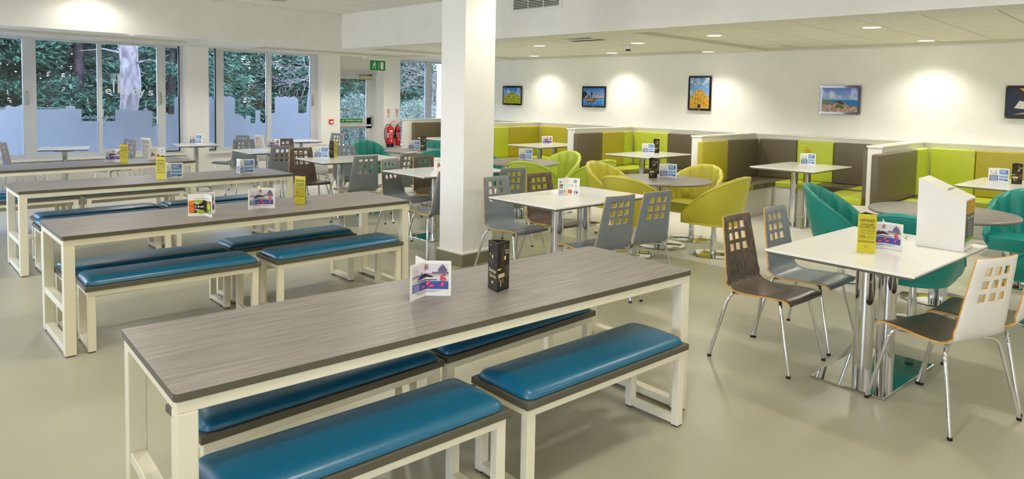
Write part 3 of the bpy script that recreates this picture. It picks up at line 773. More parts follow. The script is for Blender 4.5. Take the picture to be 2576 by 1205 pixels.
def art_gondola():
    A=[(rect(.05,.52,.95,.95),'#dcd9de'),(rect(.05,.60,.95,.66),'#a29ea6')]
    A+=[(rect(.05,.56,.95,.61),'#c4bfc4'),([(.05,.60),(.2,.68),(.3,.60)],'#8d8490')]
    A+=[(rect(.08+.03*i,.64,.085+.03*i,.86-.02*(i%3)),'#8b8290') for i in range(6)]
    A+=[(rect(.62,.64,.95,.70),'#77727f'),(rect(.74,.68,.92,.80),'#6d6680'),(circ(.83,.81,.085),'#675f7c'),(rect(.82,.88,.845,.93),'#56506a')]
    A+=[(rect(.335,.62,.36,.76),'#23202c'),(circ(.347,.80,.03),'#d8d8d8'),(rect(.325,.72,.37,.79),'#e9e9ee')]
    A+=[([(.20,.52),(.30,.50),(.45,.54),(.40,.62),(.30,.64)],'#2c3e86'),([(.32,.55),(.62,.53),(.66,.56),(.45,.66),(.36,.64)],'#3f2b33'),([(.05,.44),(.30,.50),(.32,.53),(.05,.50)],'#9a908f')]
    A+=[(rect(.05,.18,.95,.42),'#3b56a8'),(rect(.05,.42,.95,.50),'#cdc8cc')]
    A+=[(rect(.22,.445,.72,.475),'#55505c')]
    A+=[(rect(.08,.20+.035*i,.27,.212+.035*i),'#cfd6ea') for i in range(6)]
    A+=[(rect(.44,.86,.49,.92),'#e8862e'),(rect(.50,.86,.55,.92),'#57a55a'),(rect(.44,.79,.49,.85),'#d2343f'),(rect(.50,.79,.55,.85),'#8a72a8'),(rect(.43,.755,.56,.765),'#8a8a8a')]
    for cu,cv,a in ((.40,.27,.2),(.55,.37,.8),(.62,.28,.25),(.83,.33,1.0),(.84,.58,.85),(.85,.48,.1)): A.append((tagp(cu,cv,a),'#d3203f'))
    for cu,cv,a in ((.40,.27,.2),(.55,.37,.8),(.62,.28,.25),(.83,.33,1.0),(.84,.58,.85),(.85,.48,.1)): A.append((tagp(cu,cv,a,.10,.014),'#f2d9dd'))
    A+=[(rect(.14,.125,.80,.137),'#6a6a70'),(rect(.20,.09,.72,.102),'#8a8a90')]
    return A,[]
def art_blue():
    A=[(rect(.05,.06,.47,.47),'#4a62a4')]+[(rect(.09,.10+.05*i,.43,.118+.05*i),'#dfe5f2') for i in range(7)]
    A+=[(rect(.12,.62,.14,.84),'#8d8fa8'),(circ(.13,.80,.045),'#a9a4b2'),(rect(.22,.60,.235,.76),'#7f829c'),(rect(.30,.62,.40,.70),'#9fa4b8'),(circ(.36,.80,.04),'#8890aa'),(rect(.08,.53,.45,.55),'#5c5f70'),(rect(.12,.57,.40,.585),'#a0a0ac')]
    A+=[(rect(.53,.58,.95,.94),'#5f86bd'),(rect(.78,.74,.95,.80),'#1f57a8'),(rect(.53,.44,.95,.55),'#8fb8dc'),(rect(.53,.36,.95,.42),'#3268b0'),(rect(.53,.26,.95,.34),'#9cc3e0'),(rect(.53,.08,.95,.23),'#3a70b4')]
    A+=[(rect(.56,.88-.05*i,.84,.896-.05*i),'#d5e2f0') for i in range(5)]+[(rect(.56,.46+.045*i,.86,.475+.045*i),'#eef4fa') for i in range(2)]+[(rect(.56,.11+.045*i,.80,.125+.045*i),'#e3ecf6') for i in range(2)]
    return A,[]
def art_fruit():
    A=[(rect(.05,.12,.95,.72),'#2a1a1c')]
    random.seed(3)
    A+=[(circ(.10+.0*i,.20+.14*i,.10,12,.9),['#e8771e','#ee8a2a','#dd6618','#f09030'][i%4]) for i in range(4)]
    A+=[(circ(.30,.66,.10,12,1.3),'#a9c12a'),(circ(.38,.17,.10,12,1.3),'#9fc036'),(rect(.05,.12,.09,.72),'#e8771e')]
    A+=[(circ(random.uniform(.42,.60),random.uniform(.16,.68),.018,6),'#6b4a50') for _ in range(26)]
    A+=[(rect(.66,.12,.95,.72),'#7e9a3c'),(circ(.80,.46,.15,14,.7),'#c9d820'),(circ(.74,.62,.05,10),'#d9532e'),(circ(.88,.64,.05,10),'#c84435'),(circ(.72,.24,.05,10),'#b43a3a'),(circ(.86,.20,.06,10),'#dfe0d2')]
    return A,[('Choose Health',.20,.79,.55,.06,'#8a8a86',0),('Any',.20,.52,.13,.13,'#ffffff',.02),('3 fruit',.20,.38,.27,.10,'#ffffff',.02),('for...',.20,.24,.20,.10,'#ffffff',.02)]
def art_meal():
    A=[(rect(.06,.08,.25,.30),'#8c9fd2')]+[(rect(.08,.11+.04*i,.22,.122+.04*i),'#dfe4f4') for i in range(5)]
    A+=[(rect(.07,.56,.25,.64),'#2f2f3a'),(rect(.07,.42,.25,.52),'#9a9a98'),(rect(.09,.70,.10,.88),'#7a7a86'),(circ(.13,.80,.05),'#8f8f9c'),(rect(.16,.68,.17,.82),'#777783')]
    A+=[(circ(.32,.22,.09,12,.4),'#c8763c'),(circ(.60,.20,.125,20,.78),'#c43a2a'),(circ(.60,.19,.085,16,.78),'#e08040'),(circ(.60,.20,.02,8),'#5a3018'),(circ(.82,.83,.09,20,.78),'#4c7c5c'),(rect(.77,.84,.87,.86),'#e8efe8'),(rect(.78,.79,.86,.81),'#e8efe8')]
    A+=[(rect(.78,.10,.93,.25),'#2d2c50'),(circ(.84,.17,.05,10),'#dcdde6'),(rect(.83,.56,.88,.61),'#15151c'),(rect(.80,.27,.91,.50),'#e0e2ec'),(rect(.42,.50,.74,.508),'#777777')]
    return A,[('£2.80',.50,.55,.24,.10,'#a9a9a4',0),('Lunch',.40,.80,.16,.07,'#a8b4a4',0)]
def art_salad():
    A=[(circ(.62,.83,.0,6),'#ffffff')]
    random.seed(5)
    for _ in range(26): A.append((circ(.30+random.gauss(0,.07),.42+random.gauss(0,.07),.045,7),random.choice(['#8a1f16','#c2571c','#d9a420','#4d6a1c','#7d2b1a','#e0c040'])))
    A+=[(circ(.62,.30,.10,14),'#c23a36'),(circ(.86,.80,.09,16),'#7f9c8c'),(circ(.86,.80,.06,14),'#e4eae6'),(rect(.78,.26,.94,.32),'#2c2c3a'),(rect(.85,.54,.89,.60),'#8a3030'),(rect(.5,.74,.8,.748),'#b0b0b0')]
    return A,[('Choose Health',.06,.82,.5,.06,'#6b7068',0),('Salad Deal',.06,.72,.28,.06,'#7c8078',0)]
ARTS={'gondola':art_gondola(),'blue':art_blue(),'fruit':art_fruit(),'meal':art_meal(),'salad':art_salad()}
CARDW=mat('white_card','#f0efea',.3)
def make_menu(arts,leaf,h):
    """three leaf table card; side k spans leaf k and leaf k+1; local -y is the first side"""
    t=thing('menu_card','','menu card')
    mb=MB(); ang=[-PI/2-PI/3,-PI/2+PI/3,PI/2]
    for a in ang:
        d_=Vector((math.cos(a),math.sin(a),0)); n_=Vector((-d_.y,d_.x,0))*.0016
        e=d_*leaf
        v=[-n_,e-n_,e+n_,n_]; v=v+[p+Vector((0,0,h)) for p in v]
        mb.mesh(v,[(0,3,2,1),(4,5,6,7),(0,1,5,4),(1,2,6,5),(2,3,7,6),(3,0,4,7)],CARDW)
    mb.build('card',parent=t)
    for k,an in enumerate(arts):
        A,T=ARTS[an]; a0,a1=ang[k],ang[(k+1)%3]
        d0=Vector((math.cos(a0),math.sin(a0),0)); d1=Vector((math.cos(a1),math.sin(a1),0))
        bis=(d0+d1).normalized()
        def perp(d_):
            n_=Vector((-d_.y,d_.x,0)); return n_ if n_.dot(bis)>0 else -n_
        n0,n1=perp(d0),perp(d1)
        def mp(u,v,off):
            u=min(max(u,0),1)
            if u<=.5: return d0*((.5-u)*2*leaf)+n0*off+Vector((0,0,.004+v*(h-.008)))
            return d1*((u-.5)*2*leaf)+n1*off+Vector((0,0,.004+v*(h-.008)))
        mb=MB()
        for q,(poly,c) in enumerate(A):
            off=.0020+.00004*q
            for kl in (True,False):
                p=clip(poly,kl)
                if len(p)>2:
                    cx_=sum(a for a,b in p)/len(p)
                    p=[(min(a,.497) if kl else max(a,.503),b) for a,b in p]
                    mb.face([mp(a,b,off) for a,b in p],flat(c))
        for body,u,v,w_,h_,c,of in T:
            fit_text(mb,body,u,v,w_,h_,flat(c),lambda a,b:mp(a,b,.0038),offset=of)
        mb.build('printed_side',parent=t)
    return t
def menu(arts,fx,fy,Z,face,l_,leaf=.112,h=.157):
    """face = direction (deg) in which the first printed side looks"""
    t=instance('menu'+arts+str(leaf),lambda:make_menu(arts.split(','),leaf,h),l_,(fx,fy,Z+.001),R_(face+90)); t['group']='folded menu cards on the tables'
for a in [
 ('gondola,blue,blue',1.915,2.41,.75,256,'gondola photo menu card on the nearest long table'),
 ('fruit,gondola,blue',1.994,5.041,.75,212,'any 3 fruit menu card on the second long table'),
 ('gondola,blue,blue',2.448,5.125,.75,254,'gondola menu card in the middle of the second long table'),
 ('blue,gondola,blue',2.606,7.448,.75,288,'blue menu card beside the yellow pillar on the third long table'),
 ('blue,gondola,blue',3.355,7.421,.75,285,'blue menu card near the right end of the third long table'),
 ('gondola,blue,blue',2.68,9.58,.75,256,'gondola menu card left of the yellow pillar on the farthest long table'),
 ('salad,blue,blue',3.18,9.60,.75,256,'salad menu card near the right end of the farthest long table'),
 ('gondola,blue,blue',4.55,1.325,.77,200,'gondola menu card behind the yellow pillar on the white foreground table'),
 ('meal,blue,blue',4.78,4.00,.77,228,'£2.80 meal menu card on the white table right of the column'),
 ('blue,gondola,blue',4.90,8.46,.77,240,'blue menu card left of the black and yellow pillar'),
 ('gondola,blue,blue',5.09,10.66-.45,.77,244,'gondola menu card on the white table behind the grey chairs'),
 ('blue,gondola,blue',4.57,11.92,.77,249,'blue menu card in front of the pier between the windows'),
 ('blue,gondola,blue',6.955,4.33,.75,212,'blue menu card on the mustard chairs\' round table'),
 ('blue,gondola,blue',7.25,6.87,.75,224,'blue menu card on the lime chairs\' round table'),
 ('blue,fruit,blue',7.0,9.15,.75,232,'blue and fruit menu card on the round table by the fire extinguishers'),
 ('salad,blue,blue',5.17,6.20,.77,200,'white menu card on the white table half hidden by the column'),
 ('gondola,blue,blue',9.65,8.60,.775,222,'gondola menu card on the farthest booth table'),
 ('blue,gondola,blue',9.57,6.34,.775,215,'blue menu card left of the black pillar on the booth table'),
 ('blue,salad,blue',9.78,3.86,.775,202,'blue menu card in front of the yellow pillar on the booth table'),
 ('blue,gondola,blue',9.50,1.60,.775,190,'blue menu card on the booth table behind the donation box'),
]: menu(*a)
# pillar cards (triangular)
YEL=mat('yellow_card','#c6bb1c',.35); BLC=mat('black_card','#17140f',.3); GLD=flat('#a08a52'); IVO=flat('#e6dfa8')
def yellow_side(mb,fn,w,h):
    K=flat('#24220f')
    def T(b,x,y,ww,hh,sh=0,of=0): fit_text(mb,b,x*w,y*h,ww*w,hh*h,K,lambda a,c:fn(a,c),sh,of)
    T('FAIRTRADE',.10,.805,.80,.065,0,.02); T('smooth',.12,.70,.76,.075,.5,.01); T('batch',.08,.645,.34,.045,0,.01); T('RICH',.46,.62,.46,.075); T('roasted',.08,.615,.34,.018)
    T('unique',.10,.55,.32,.04,.5,.01); T('PASSION',.50,.55,.42,.035); T('artisan espresso',.08,.485,.84,.04,.4); T('HAND',.08,.405,.36,.045,0,.015); T('roasted slow',.48,.41,.42,.03); T('CRAFTED espresso',.08,.365,.84,.022)
    T('intense',.06,.265,.86,.062,0,.006); T('Boutique',.36,.16,.26,.03,.4); T('Espresso',.38,.125,.22,.025,.4)
    for z in (.785,.675,.60,.535,.47,.395,.35): mb.face([fn(.08*w,z*h),fn(.92*w,z*h),fn(.92*w,(z+.004)*h),fn(.08*w,(z+.004)*h)],K)
def black_side(mb,fn,w,h,v=0):
    rnd=random.Random(11+v)
    g_=[flat('#8f7c44'),flat('#5b4d28'),flat('#cfc08a'),flat('#3a3019')]
    if v==0:
        for _ in range(26):
            x=rnd.uniform(.05,.85); y=rnd.uniform(.52,.93); a=rnd.uniform(.03,.12); b=rnd.uniform(.02,.07); s_=rnd.uniform(-.05,.05)
            mb.face([fn(x*w,y*h),fn((x+a)*w,(y+s_)*h),fn((x+a)*w,(y+b+s_)*h),fn(x*w,(y+b)*h)],rnd.choice(g_))
        fit_text(mb,'Boutique',.10*w,.34*h,.78*w,.11*h,IVO,fn,.4,.01); fit_text(mb,'Espresso',.16*w,.24*h,.72*w,.10*h,IVO,fn,.4,.01)
        mb.face([fn(.42*w,.14*h),fn(.56*w,.14*h),fn(.56*w,.19*h),fn(.42*w,.19*h)],IVO)
    else:
        for x0_,y0_,x1_,y1_,c in ((.30,.40,.55,.92,3),(.36,.62,.40,.84,0),(.44,.60,.47,.86,0),(.50,.80,.66,.95,1),(.08,.28,.60,.36,2),(.12,.20,.20,.28,0),(.26,.10,.32,.24,2),(.42,.16,.50,.26,0),(.02,.44,.30,.47,2),(.55,.62,.70,.70,2)):
            mb.face([fn(x0_*w,y0_*h),fn(x1_*w,y0_*h),fn(x1_*w,y1_*h),fn(x0_*w,y1_*h)],g_[c])
        for k in range(7): mb.face([fn(.66*w,(.26+.035*k)*h),fn(.95*w,(.28+.035*k)*h),fn(.95*w,(.287+.035*k)*h),fn(.66*w,(.267+.035*k)*h)],flat('#a89a72'))
        fit_text(mb,'Boutique',.62*w,.78*h,.34*w,.05*h,IVO,fn,.4,.01); fit_text(mb,'Espresso',.64*w,.73*h,.3*w,.05*h,IVO,fn,.4,.01)
def make_pillar(sides):
    w,h=.098,.226; t=thing('pillar_card','','menu card')
    a=[Vector((-w/2,-w*.2887,0)),Vector((w/2,-w*.2887,0)),Vector((0,w*.5774,0))]
    mb=MB(); I=mat('card_inside','#0d0c0a',.7)
    for k in range(3):
        p,q=a[k],a[(k+1)%3]; up=Vector((0,0,h)); m_=YEL if sides[k]=='y' else BLC
        mb.face([p,q,q+up,p+up],m_); mb.face([p*.96,p*.96+up,q*.96+up,q*.96],I); mb.face([p+up,q+up,q*.96+up,p*.96+up],CARDW)
    mb.build('card',parent=t)
    mb=MB()
    for k in range(3):
        p,q=a[k],a[(k+1)%3]; d_=(q-p).normalized(); n_=Vector((d_.y,-d_.x,0))*.0006
        fn=lambda x,z,p=p,d_=d_,n_=n_: p+d_*x+n_+Vector((0,0,z))
        if sides[k]=='y': yellow_side(mb,fn,w,h)
        else: black_side(mb,fn,w,h,0 if sides[k]=='b' else 1)
    mb.build('print',parent=t); return t
def pillar(sides,x,y,Z,face,l_):
    """face = direction the first side looks"""
    t=instance('pil'+sides,lambda:make_pillar(sides),l_,(x,y,Z+.001),R_(face+90)); t['group']='triangular pillar cards on the tables'
def pil2(sides,L1,F1,Z,l_):
    """first side runs from L1 (left foot) to F1"""
    d_=Vector((F1[0]-L1[0],F1[1]-L1[1])).normalized(); w=.098; n_=Vector((d_.y,-d_.x))
    F_=Vector(F1); c=F_-d_*w/2-n_*w*.2887
    t=instance('pil'+sides,lambda:make_pillar(sides),l_,(c.x,c.y,Z+.001),math.atan2(d_.y,d_.x)); t['group']='triangular pillar cards on the tables'
pil2('bcy',(2.212,2.319),(2.182,2.23),.75,'black coffee pillar card on the nearest long table')
pil2('ybc',(2.747,5.149),(2.791,5.061),.75,'yellow pillar card on the second long table')
pil2('ybc',(2.475,7.447),(2.53,7.38),.75,'yellow pillar card on the third long table')
pil2('ybc',(2.695,9.40),(2.775,9.345),.75,'yellow pillar card on the farthest long table')
pil2('ybc',(4.294,1.392),(4.336,1.302),.77,'yellow pillar card in front of the gondola card on the white foreground table')
pil2('byc',(5.036,8.465),(5.041,8.37),.77,'half black half yellow pillar card on the white table')
pil2('cby',(6.70,4.42),(6.775,4.355),.75,'black pillar card behind the blue card on the mustard chairs\' table')
pil2('cby',(7.03,9.02),(7.09,8.945),.75,'black pillar card on the round table by the fire extinguishers')
pil2('cby',(9.66,6.30),(9.73,6.23),.775,'black pillar card behind the blue card on the booth table')
pil2('ybc',(9.86,3.95),(9.92,3.87),.775,'yellow pillar card behind the blue card on the booth table')
pil2('cby',(9.40,1.46),(9.43,1.37),.775,'black pillar card at the right edge on the booth table')
# donation box
t=thing('donation_box','tall white acrylic donation box with slanted slotted top on the white foreground table','box',(4.785,.955,.771))
mb=MB(); dX,dY=.225,.255
prof=[(0,0),(dY,0),(dY,.42),(0,.312)]
mb.prism([(a,b) for a,b in prof],0,dX,mat('white_acrylic','#f1efe9',.12,coat=.4),ax='x'); mb.build('box_body',parent=t,bevel=.006,bseg=3)
mb=MB(); sl=(.42-.312)/dY
mb.face([(.04,.10,.312+.10*sl+.0015),(dX-.04,.10,.312+.10*sl+.0015),(dX-.04,.112,.312+.112*sl+.0015),(.04,.112,.312+.112*sl+.0015)],flat('#8d8a74')); mb.build('coin_slot',parent=t)
mb=MB(); fn=lambda x,z:(x,-.0015,z)
def R2(x0,z0,x1,z1,c,o=0): mb.face([(x0,-.0012-o,z0),(x1,-.0012-o,z0),(x1,-.0012-o,z1),(x0,-.0012-o,z1)],flat(c))
R2(.012,.055,dX-.012,.300,'#5c5f55'); R2(.012,.22,dX-.012,.300,'#c39a12',.0003); R2(.012,.055,dX-.012,.072,'#7ab51d',.0003); R2(.012,.03,dX-.012,.055,'#dfe0d4',.0003)
wt=flat('#e6e6df')
fn=lambda x,z:(x,-.0022,z)
fit_text(mb,'Customer Comments',.025,.19,.175,.018,wt,fn,offset=.01)
for k,tx_ in enumerate(('Your views','matter to us','Please post','comments','in the box','thank you')): fit_text(mb,tx_,.07,.165-.018*k,.09,.010,wt,fn)
mb.build('printed_label',parent=t)
# little clip / ring on the table
p=zz(2276,604,.77); t=thing('table_clip','small shiny clip lying between the gondola card and the donation box','clip',(p[0],p[1],.771))
mb=MB(); mb.tube([(0,0,.004),(.02,.0,.012),(.03,-.006,.02),(.042,-.004,.012),(.05,0,.004)],.004,CHROME,n=8); mb.build('bent_metal',parent=t)
mb=MB(); mb.box(-.015,.01,-.01,.01,0,.006,WHITEP); mb.build('paper_tab',parent=t)
# ------------------------------------------------------------------ pictures
def sky_mat(name,top_,bot,cl):
    m=mat(name,top_,.25); n,l,b=nodes(m)
    tc=n.new('ShaderNodeTexCoord'); sp=n.new('ShaderNodeSeparateXYZ'); cr=n.new('ShaderNodeValToRGB'); nz=n.new('ShaderNodeTexNoise'); mx=n.new('ShaderNodeMixRGB'); c2=n.new('ShaderNodeValToRGB')
    cr.color_ramp.elements[0].color=lin(bot); cr.color_ramp.elements[1].color=lin(top_); nz.inputs['Scale'].default_value=7; nz.inputs['Detail'].default_value=6
    c2.color_ramp.elements[0].position=.48; c2.color_ramp.elements[1].position=.72; c2.color_ramp.elements[1].color=(cl,cl,cl,1); mx.inputs[2].default_value=lin('#dfe6ef')
    l.new(tc.outputs['Generated'],sp.inputs[0]); l.new(sp.outputs['Z'],cr.inputs[0]); l.new(tc.outputs['Object'],nz.inputs[0]); l.new(nz.outputs[0],c2.inputs[0]); l.new(c2.outputs[0],mx.inputs[0]); l.new(cr.outputs[0],mx.inputs[1]); l.new(mx.outputs[0],b.inputs['Base Color']); return m
PB=mat('black_picture_mount','#14120f',.12,coat=.5)
def picture(u0,v0,u1,v1,label,art,w=None,hh=None):
    a=xx(u0,v0,XW-.03); b=xx(u1,v1,XW-.03); yl,yr=float(a[1]),float(b[1]); zt,zb_=float(a[2]),float(b[2])
    if w: yr=yl-w
    if hh: zb_=zt-hh
    W_,H_=yl-yr,zt-zb_
    t=thing('framed_picture',label,'picture',(XW,yl,zb_)); t['group']='black framed photographs on the right wall'
    P=lambda x,z,o=0:(-.0375-o,-x,z)   # x from left
    mb=MB(); mb.box(-.036,-.028,-W_,0,0,H_,PB); mb.build('mount',parent=t,bevel=.002)
    mb=MB(); bd=.035
    def Q(x0_,z0_,x1_,z1_,m,o): mb.face([P(bd+x0_*(W_-2*bd),bd+z0_*(H_-2*bd),o),P(bd+x1_*(W_-2*bd),bd+z0_*(H_-2*bd),o),P(bd+x1_*(W_-2*bd),bd+z1_*(H_-2*bd),o),P(bd+x0_*(W_-2*bd),bd+z1_*(H_-2*bd),o)],m)
    def G(pts,m,o): mb.face([P(bd+x*(W_-2*bd),bd+z*(H_-2*bd),o) for x,z in pts],m)
    art(Q,G); mb.build('photograph',parent=t)
    for x in (.014,W_-.014):
        for z in (.014,H_-.014):
            mb=MB(); mb.cyl((-x,z),.007,-.04,0,CHROME,n=14,axis='x'); mb.build('standoff',parent=t)
    mb=MB(); c=W_/2
    for s_ in (-1,1): mb.face([P(c+s_*.002,.008,.0008),P(c+s_*.02,.020,.0008),P(c+s_*.008,.020,.0008),P(c,.014,.0008)],flat('#d8d4c8'))
    mb.build('emblem',parent=t)
DAFF=noise_mat('flower_meadow','#5a7a14','#c2bd1e',nscale=45,detail=5,rough=.3,p0=.4,p1=.6)
ROCK=noise_mat('ruin_stones','#7a5c48','#c4a284',nscale=30,detail=6,rough=.3,p0=.35,p1=.65)
GOLD=noise_mat('gothic_stone','#7c5a1c','#dcae38',scale=(1,14,3),nscale=9,detail=5,rough=.3,p0=.35,p1=.6)
WATER=noise_mat('lake_water','#1f58a8','#5a9ada',scale=(1,1,4),nscale=12,rough=.3)
S1=sky_mat('blue_sky','#1b6fc0','#a8cbe6',.9); S2=sky_mat('deep_blue_sky','#0a62b8','#b9c4cc',.1); S3=sky_mat('cloudy_sky','#5f8cc4','#8fa6cc',1); S4=sky_mat('seaside_sky','#1f58c0','#9fc4e4',1)
def art1(Q,G):
    Q(0,0,1,1,S1,0); G([(.40,.60),(.40,.76),(.50,.84),(.60,.74),(.60,.60)],flat('#8a8fa0'),.0006)
    G([(0,0),(1,0),(1,.42),(.8,.55),(.6,.66),(.5,.68),(.4,.66),(.2,.56),(0,.44)],DAFF,.001)
def art2(Q,G):
    Q(0,.4,1,1,S2,0); Q(0,0,1,.42,WATER,.0004); D=flat('#151a20')
    G([(0,.38),(.0,.78),(.10,.82),(.18,.68),(.22,.42)],D,.0010); G([(.26,.42),(.24,.60),(.30,.62),(.33,.42)],flat('#25324a'),.0010); Q(.38,.42,.42,.72,D,.0010); G([(.36,.62),(.36,.76),(.44,.76),(.46,.62)],D,.0012)
    Q(.58,.46,.98,.54,flat('#c0a088'),.0010); G([(.60,.52),(.66,.62),(.70,.52)],flat('#b8967e'),.0012); Q(.5,.40,1,.44,flat('#4a5a28'),.0014)
    G([(.08,.40),(.60,.40),(.55,.22),(.44,.14),(.2,.18)],flat('#6e4a30'),.0012); Q(.12,.30,.46,.36,flat('#c99a68'),.0014); G([(.05,.42),(.18,.60),(.16,.44)],flat('#c9b09a'),.0014)
def art3(Q,G):
    Q(0,0,1,1,S3,0); G([(0,0),(1,0),(1,.30),(.92,.42),(.80,.46),(.72,.56),(.60,.60),(.50,.63),(.40,.60),(.28,.56),(.18,.44),(.06,.40),(0,.28)],GOLD,.0008)
    Q(.42,.02,.56,.14,flat('#1a1a38'),.0012)
    for x in (.28,.42,.58,.72): G([(x-.015,.14),(x+.015,.14),(x,.60)],flat('#6a4a18'),.0012)
def art4(Q,G):
    Q(0,.4,1,1,S4,0); Q(.0,.22,1,.5,flat('#1c72b4'),.0004); G([(0,.5),(.35,.47),(.3,.3),(0,.3)],flat('#6f7f74'),.0006)
    G([(0,0),(1,0),(1,.22),(.80,.24),(.62,.40),(.50,.46),(.36,.36),(.2,.30),(0,.30)],ROCK,.0010); G([(.34,.18),(.46,.34),(.66,.20),(.6,.16)],flat('#5f6a30'),.0014); G([(.42,.38),(.50,.48),(.66,.32),(.60,.30)],flat('#3a3430'),.0014)
def art5(Q,G):
    Q(0,0,1,1,flat('#1f2a4a'),0); G([(.2,1),(1,1),(1,.2),(.55,.55)],flat('#c8a018'),.0006); G([(.12,.28),(.22,.55),(.5,.45),(.5,.22)],flat('#d8d0c8'),.0012); G([(.1,.05),(.6,.1),(.9,.3),(.6,.22)],flat('#caa878'),.0010)
    G([(.1,.95),(.2,.95),(.45,.5),(.38,.48)],flat('#3a2c18'),.0014); G([(.5,.5),(.9,.7),(.92,.66),(.52,.45)],flat('#7a6a5a'),.0014)
picture(1265,216,1313,265,'small square framed photo of a green hill with yellow flowers, nearest the column',art1)
picture(1465,217,1524,271,'framed photo of a lake with dark trees and a distant building, second from the column',art2)
picture(1733,191,1788,279,'tall upright framed photo of a golden gothic facade looking up',art3)
picture(2064,215,2163,289,'wide framed photo of stone ruins above a blue sea',art4)
picture(2531,215,2576,299,'framed blue and yellow photo cut by the right picture edge',art5,w=.6)
# ------------------------------------------------------------------ ceiling fittings
TRIMW=mat('white_trim_ring','#efeee8',.4)
LIGHTS=[]
def downlight(x,y,z,label,grp,r=.095,on=True,power=60,size=None,spot=None):
    t=thing('downlight',label,'ceiling light',(x,y,z)); t['group']=grp
    mb=MB(); mb.lathe([(r,-.0),(r+.004,-.006),(r+.018,-.004),(r+.02,0)],TRIMW,n=32); mb.build('trim_ring',parent=t)
    mb=MB(); mb.lathe([(0,-.002),(r,-.002)],LAMP if on else mat('lamp_off','#b0ae9f',.3),n=32); mb.build('diffuser',parent=t)
gl='round ceiling downlights'
NORM=[((8.36,7.66),'nearest the linear ceiling vent, left'),((10.35,9.62),'close to the wall above the hill photo'),((10.35,7.69),'close to the wall between hill and lake photos'),((8.25,5.69),'right of the linear ceiling vent'),
 ((8.23,4.5),'just inside the second ceiling tray'),((10.31,5.74),'close to the wall above the gothic photo'),((8.27,2.63),'largest round lamp at upper right'),((10.35,2.62),'close to the wall right of the ruins photo'),
 ((8.42,11.24),'in the ceiling left of the column above the round table'),((3.5,11.45),'above the frosted window at left'),((6.41,11.45),'above the second window')]
def zt(x,y): return ZL+.046 if any(t[0]<x<t[1] and t[2]<y<t[3] for t in trays) else ZL
for (x,y),s_ in NORM: downlight(x,y,zt(x,y)-.001,'lit round downlight '+s_,gl)
downlight(10.30,4.45,zt(10.3,4.45)-.001,'unlit round downlight beside the ceiling beam above the third booth',gl,on=False)
for x,y in ((8.3,.6),(10.35,.6),(8.42,9.6)): downlight(x,y,zt(x,y)-.001,'lit round downlight in the low ceiling outside the picture','downlights beyond the picture')
HI=[(2.75,10.38)]+[(x,y) for x in (-1.2,1.9,5.0) for y in (-1.6,1.3,4.2,7.1)]
downlight(5.05,9.95,ZH-.001,'unlit round lamp in the raised ceiling at the top edge of the picture',gl,r=.12,on=False)
downlight(2.75,10.38,ZH-.001,'lit round downlight in the raised ceiling above the picture','downlights beyond the picture',r=.12)
for x,y in HI[1:]: downlight(x,y,ZH-.001,'lit round downlight in the raised ceiling above the picture','downlights beyond the picture',r=.12)
def spot(x,y,z,e,size,blend=.6,r=.09,col=(1,.95,.845)):
    l=bpy.data.lights.new('downlight_lamp','SPOT'); l.energy=e; l.spot_size=R_(size); l.spot_blend=blend; l.shadow_soft_size=r; l.color=col
    o=bpy.data.objects.new('downlight_lamp',l); COL.objects.link(o); o.location=(x,y,z-.012)
E_LO,E_HI=82,112
for (x,y),_ in NORM:
    if x>10: spot(x,y,zt(x,y),E_LO,124,.85)
    else: spot(x,y,zt(x,y),E_LO,150,.5)
for x,y in ((8.3,.6),(10.35,.6),(8.42,9.6)): spot(x,y,zt(x,y),E_LO,140,.5)
for x,y in HI: spot(x,y,ZH,E_HI if y<9 else 38,158,.6,r=.12)
# vent, grille, sensors, exit sign
t=thing('ceiling_vent','long narrow slot vent in the low ceiling right of the column','vent',(7.72,5.95,ZL+.03))
mb=MB(); mb.box(-.1,.1,-.52,.52,-.012,.0,TRIMW); mb.build('frame',parent=t,bevel=.002)
mb=MB(); mb.box(-.075,.075,-.49,.49,-.014,-.0122,mat('vent_shadow','#3a3520',.8)); mb.build('slot',parent=t)
for k in range(3):
    mb=MB(); mb.box(-.03+.03*k-.003,-.03+.03*k+.003,-.47,.47,-.018,-.0142,mat('vent_blade','#8b8668',.6)); mb.build('blade',parent=t)
t=thing('wall_grille','white louvred air grille on the bulkhead at the top of the picture','vent',(XB,6.165,2.79))
mb=MB()
for a in ((-.45,-.40,-.03,.23),(.40,.45,-.03,.23),(-.40,.40,-.03,0),(-.40,.40,.2,.23)): mb.box(-.012,0,a[0],a[1],a[2],a[3],TRIMW)
mb.build('frame',parent=t)
mb=MB(); mb.box(-.003,-.001,-.40,.40,0,.2,mat('grille_dark','#2c2b28',.8)); mb.build('backing',parent=t)
for k in range(10):
    mb=MB(); mb.box(-.012,-.004,-.40,.40,.006+.02*k,.013+.02*k,TRIMW); mb.build('louvre',parent=t)
for k in (-.133,.133):
    mb=MB(); mb.box(-.013,-.003,k-.004,k+.004,0,.2,TRIMW); mb.build('mullion',parent=t)
t=thing('ceiling_sensor','small white cube-shaped sensor hanging from the low ceiling','sensor',(9.0,6.38,ZL+.03))
mb=MB(); mb.box(-.05,.05,-.05,.05,-.05,0,TRIMW); mb.build('housing',parent=t,bevel=.006)
mb=MB(); mb.cyl((0,0),.035,-.075,-.05,BLACKP,n=20,r2=.04); mb.build('lens',parent=t)
t=thing('exit_sign','green running man emergency exit sign above the door','sign',(8.66,12.62,2.16))
mb=MB(); mb.box(-.19,.19,-.006,.006,0,.21,GREEN); mb.build('sign_panel',parent=t)
mb=MB(); q=lambda x,z:(x,-.0075,z)
def pol(pts): mb.face([q(*p) for p in pts],WHITES)
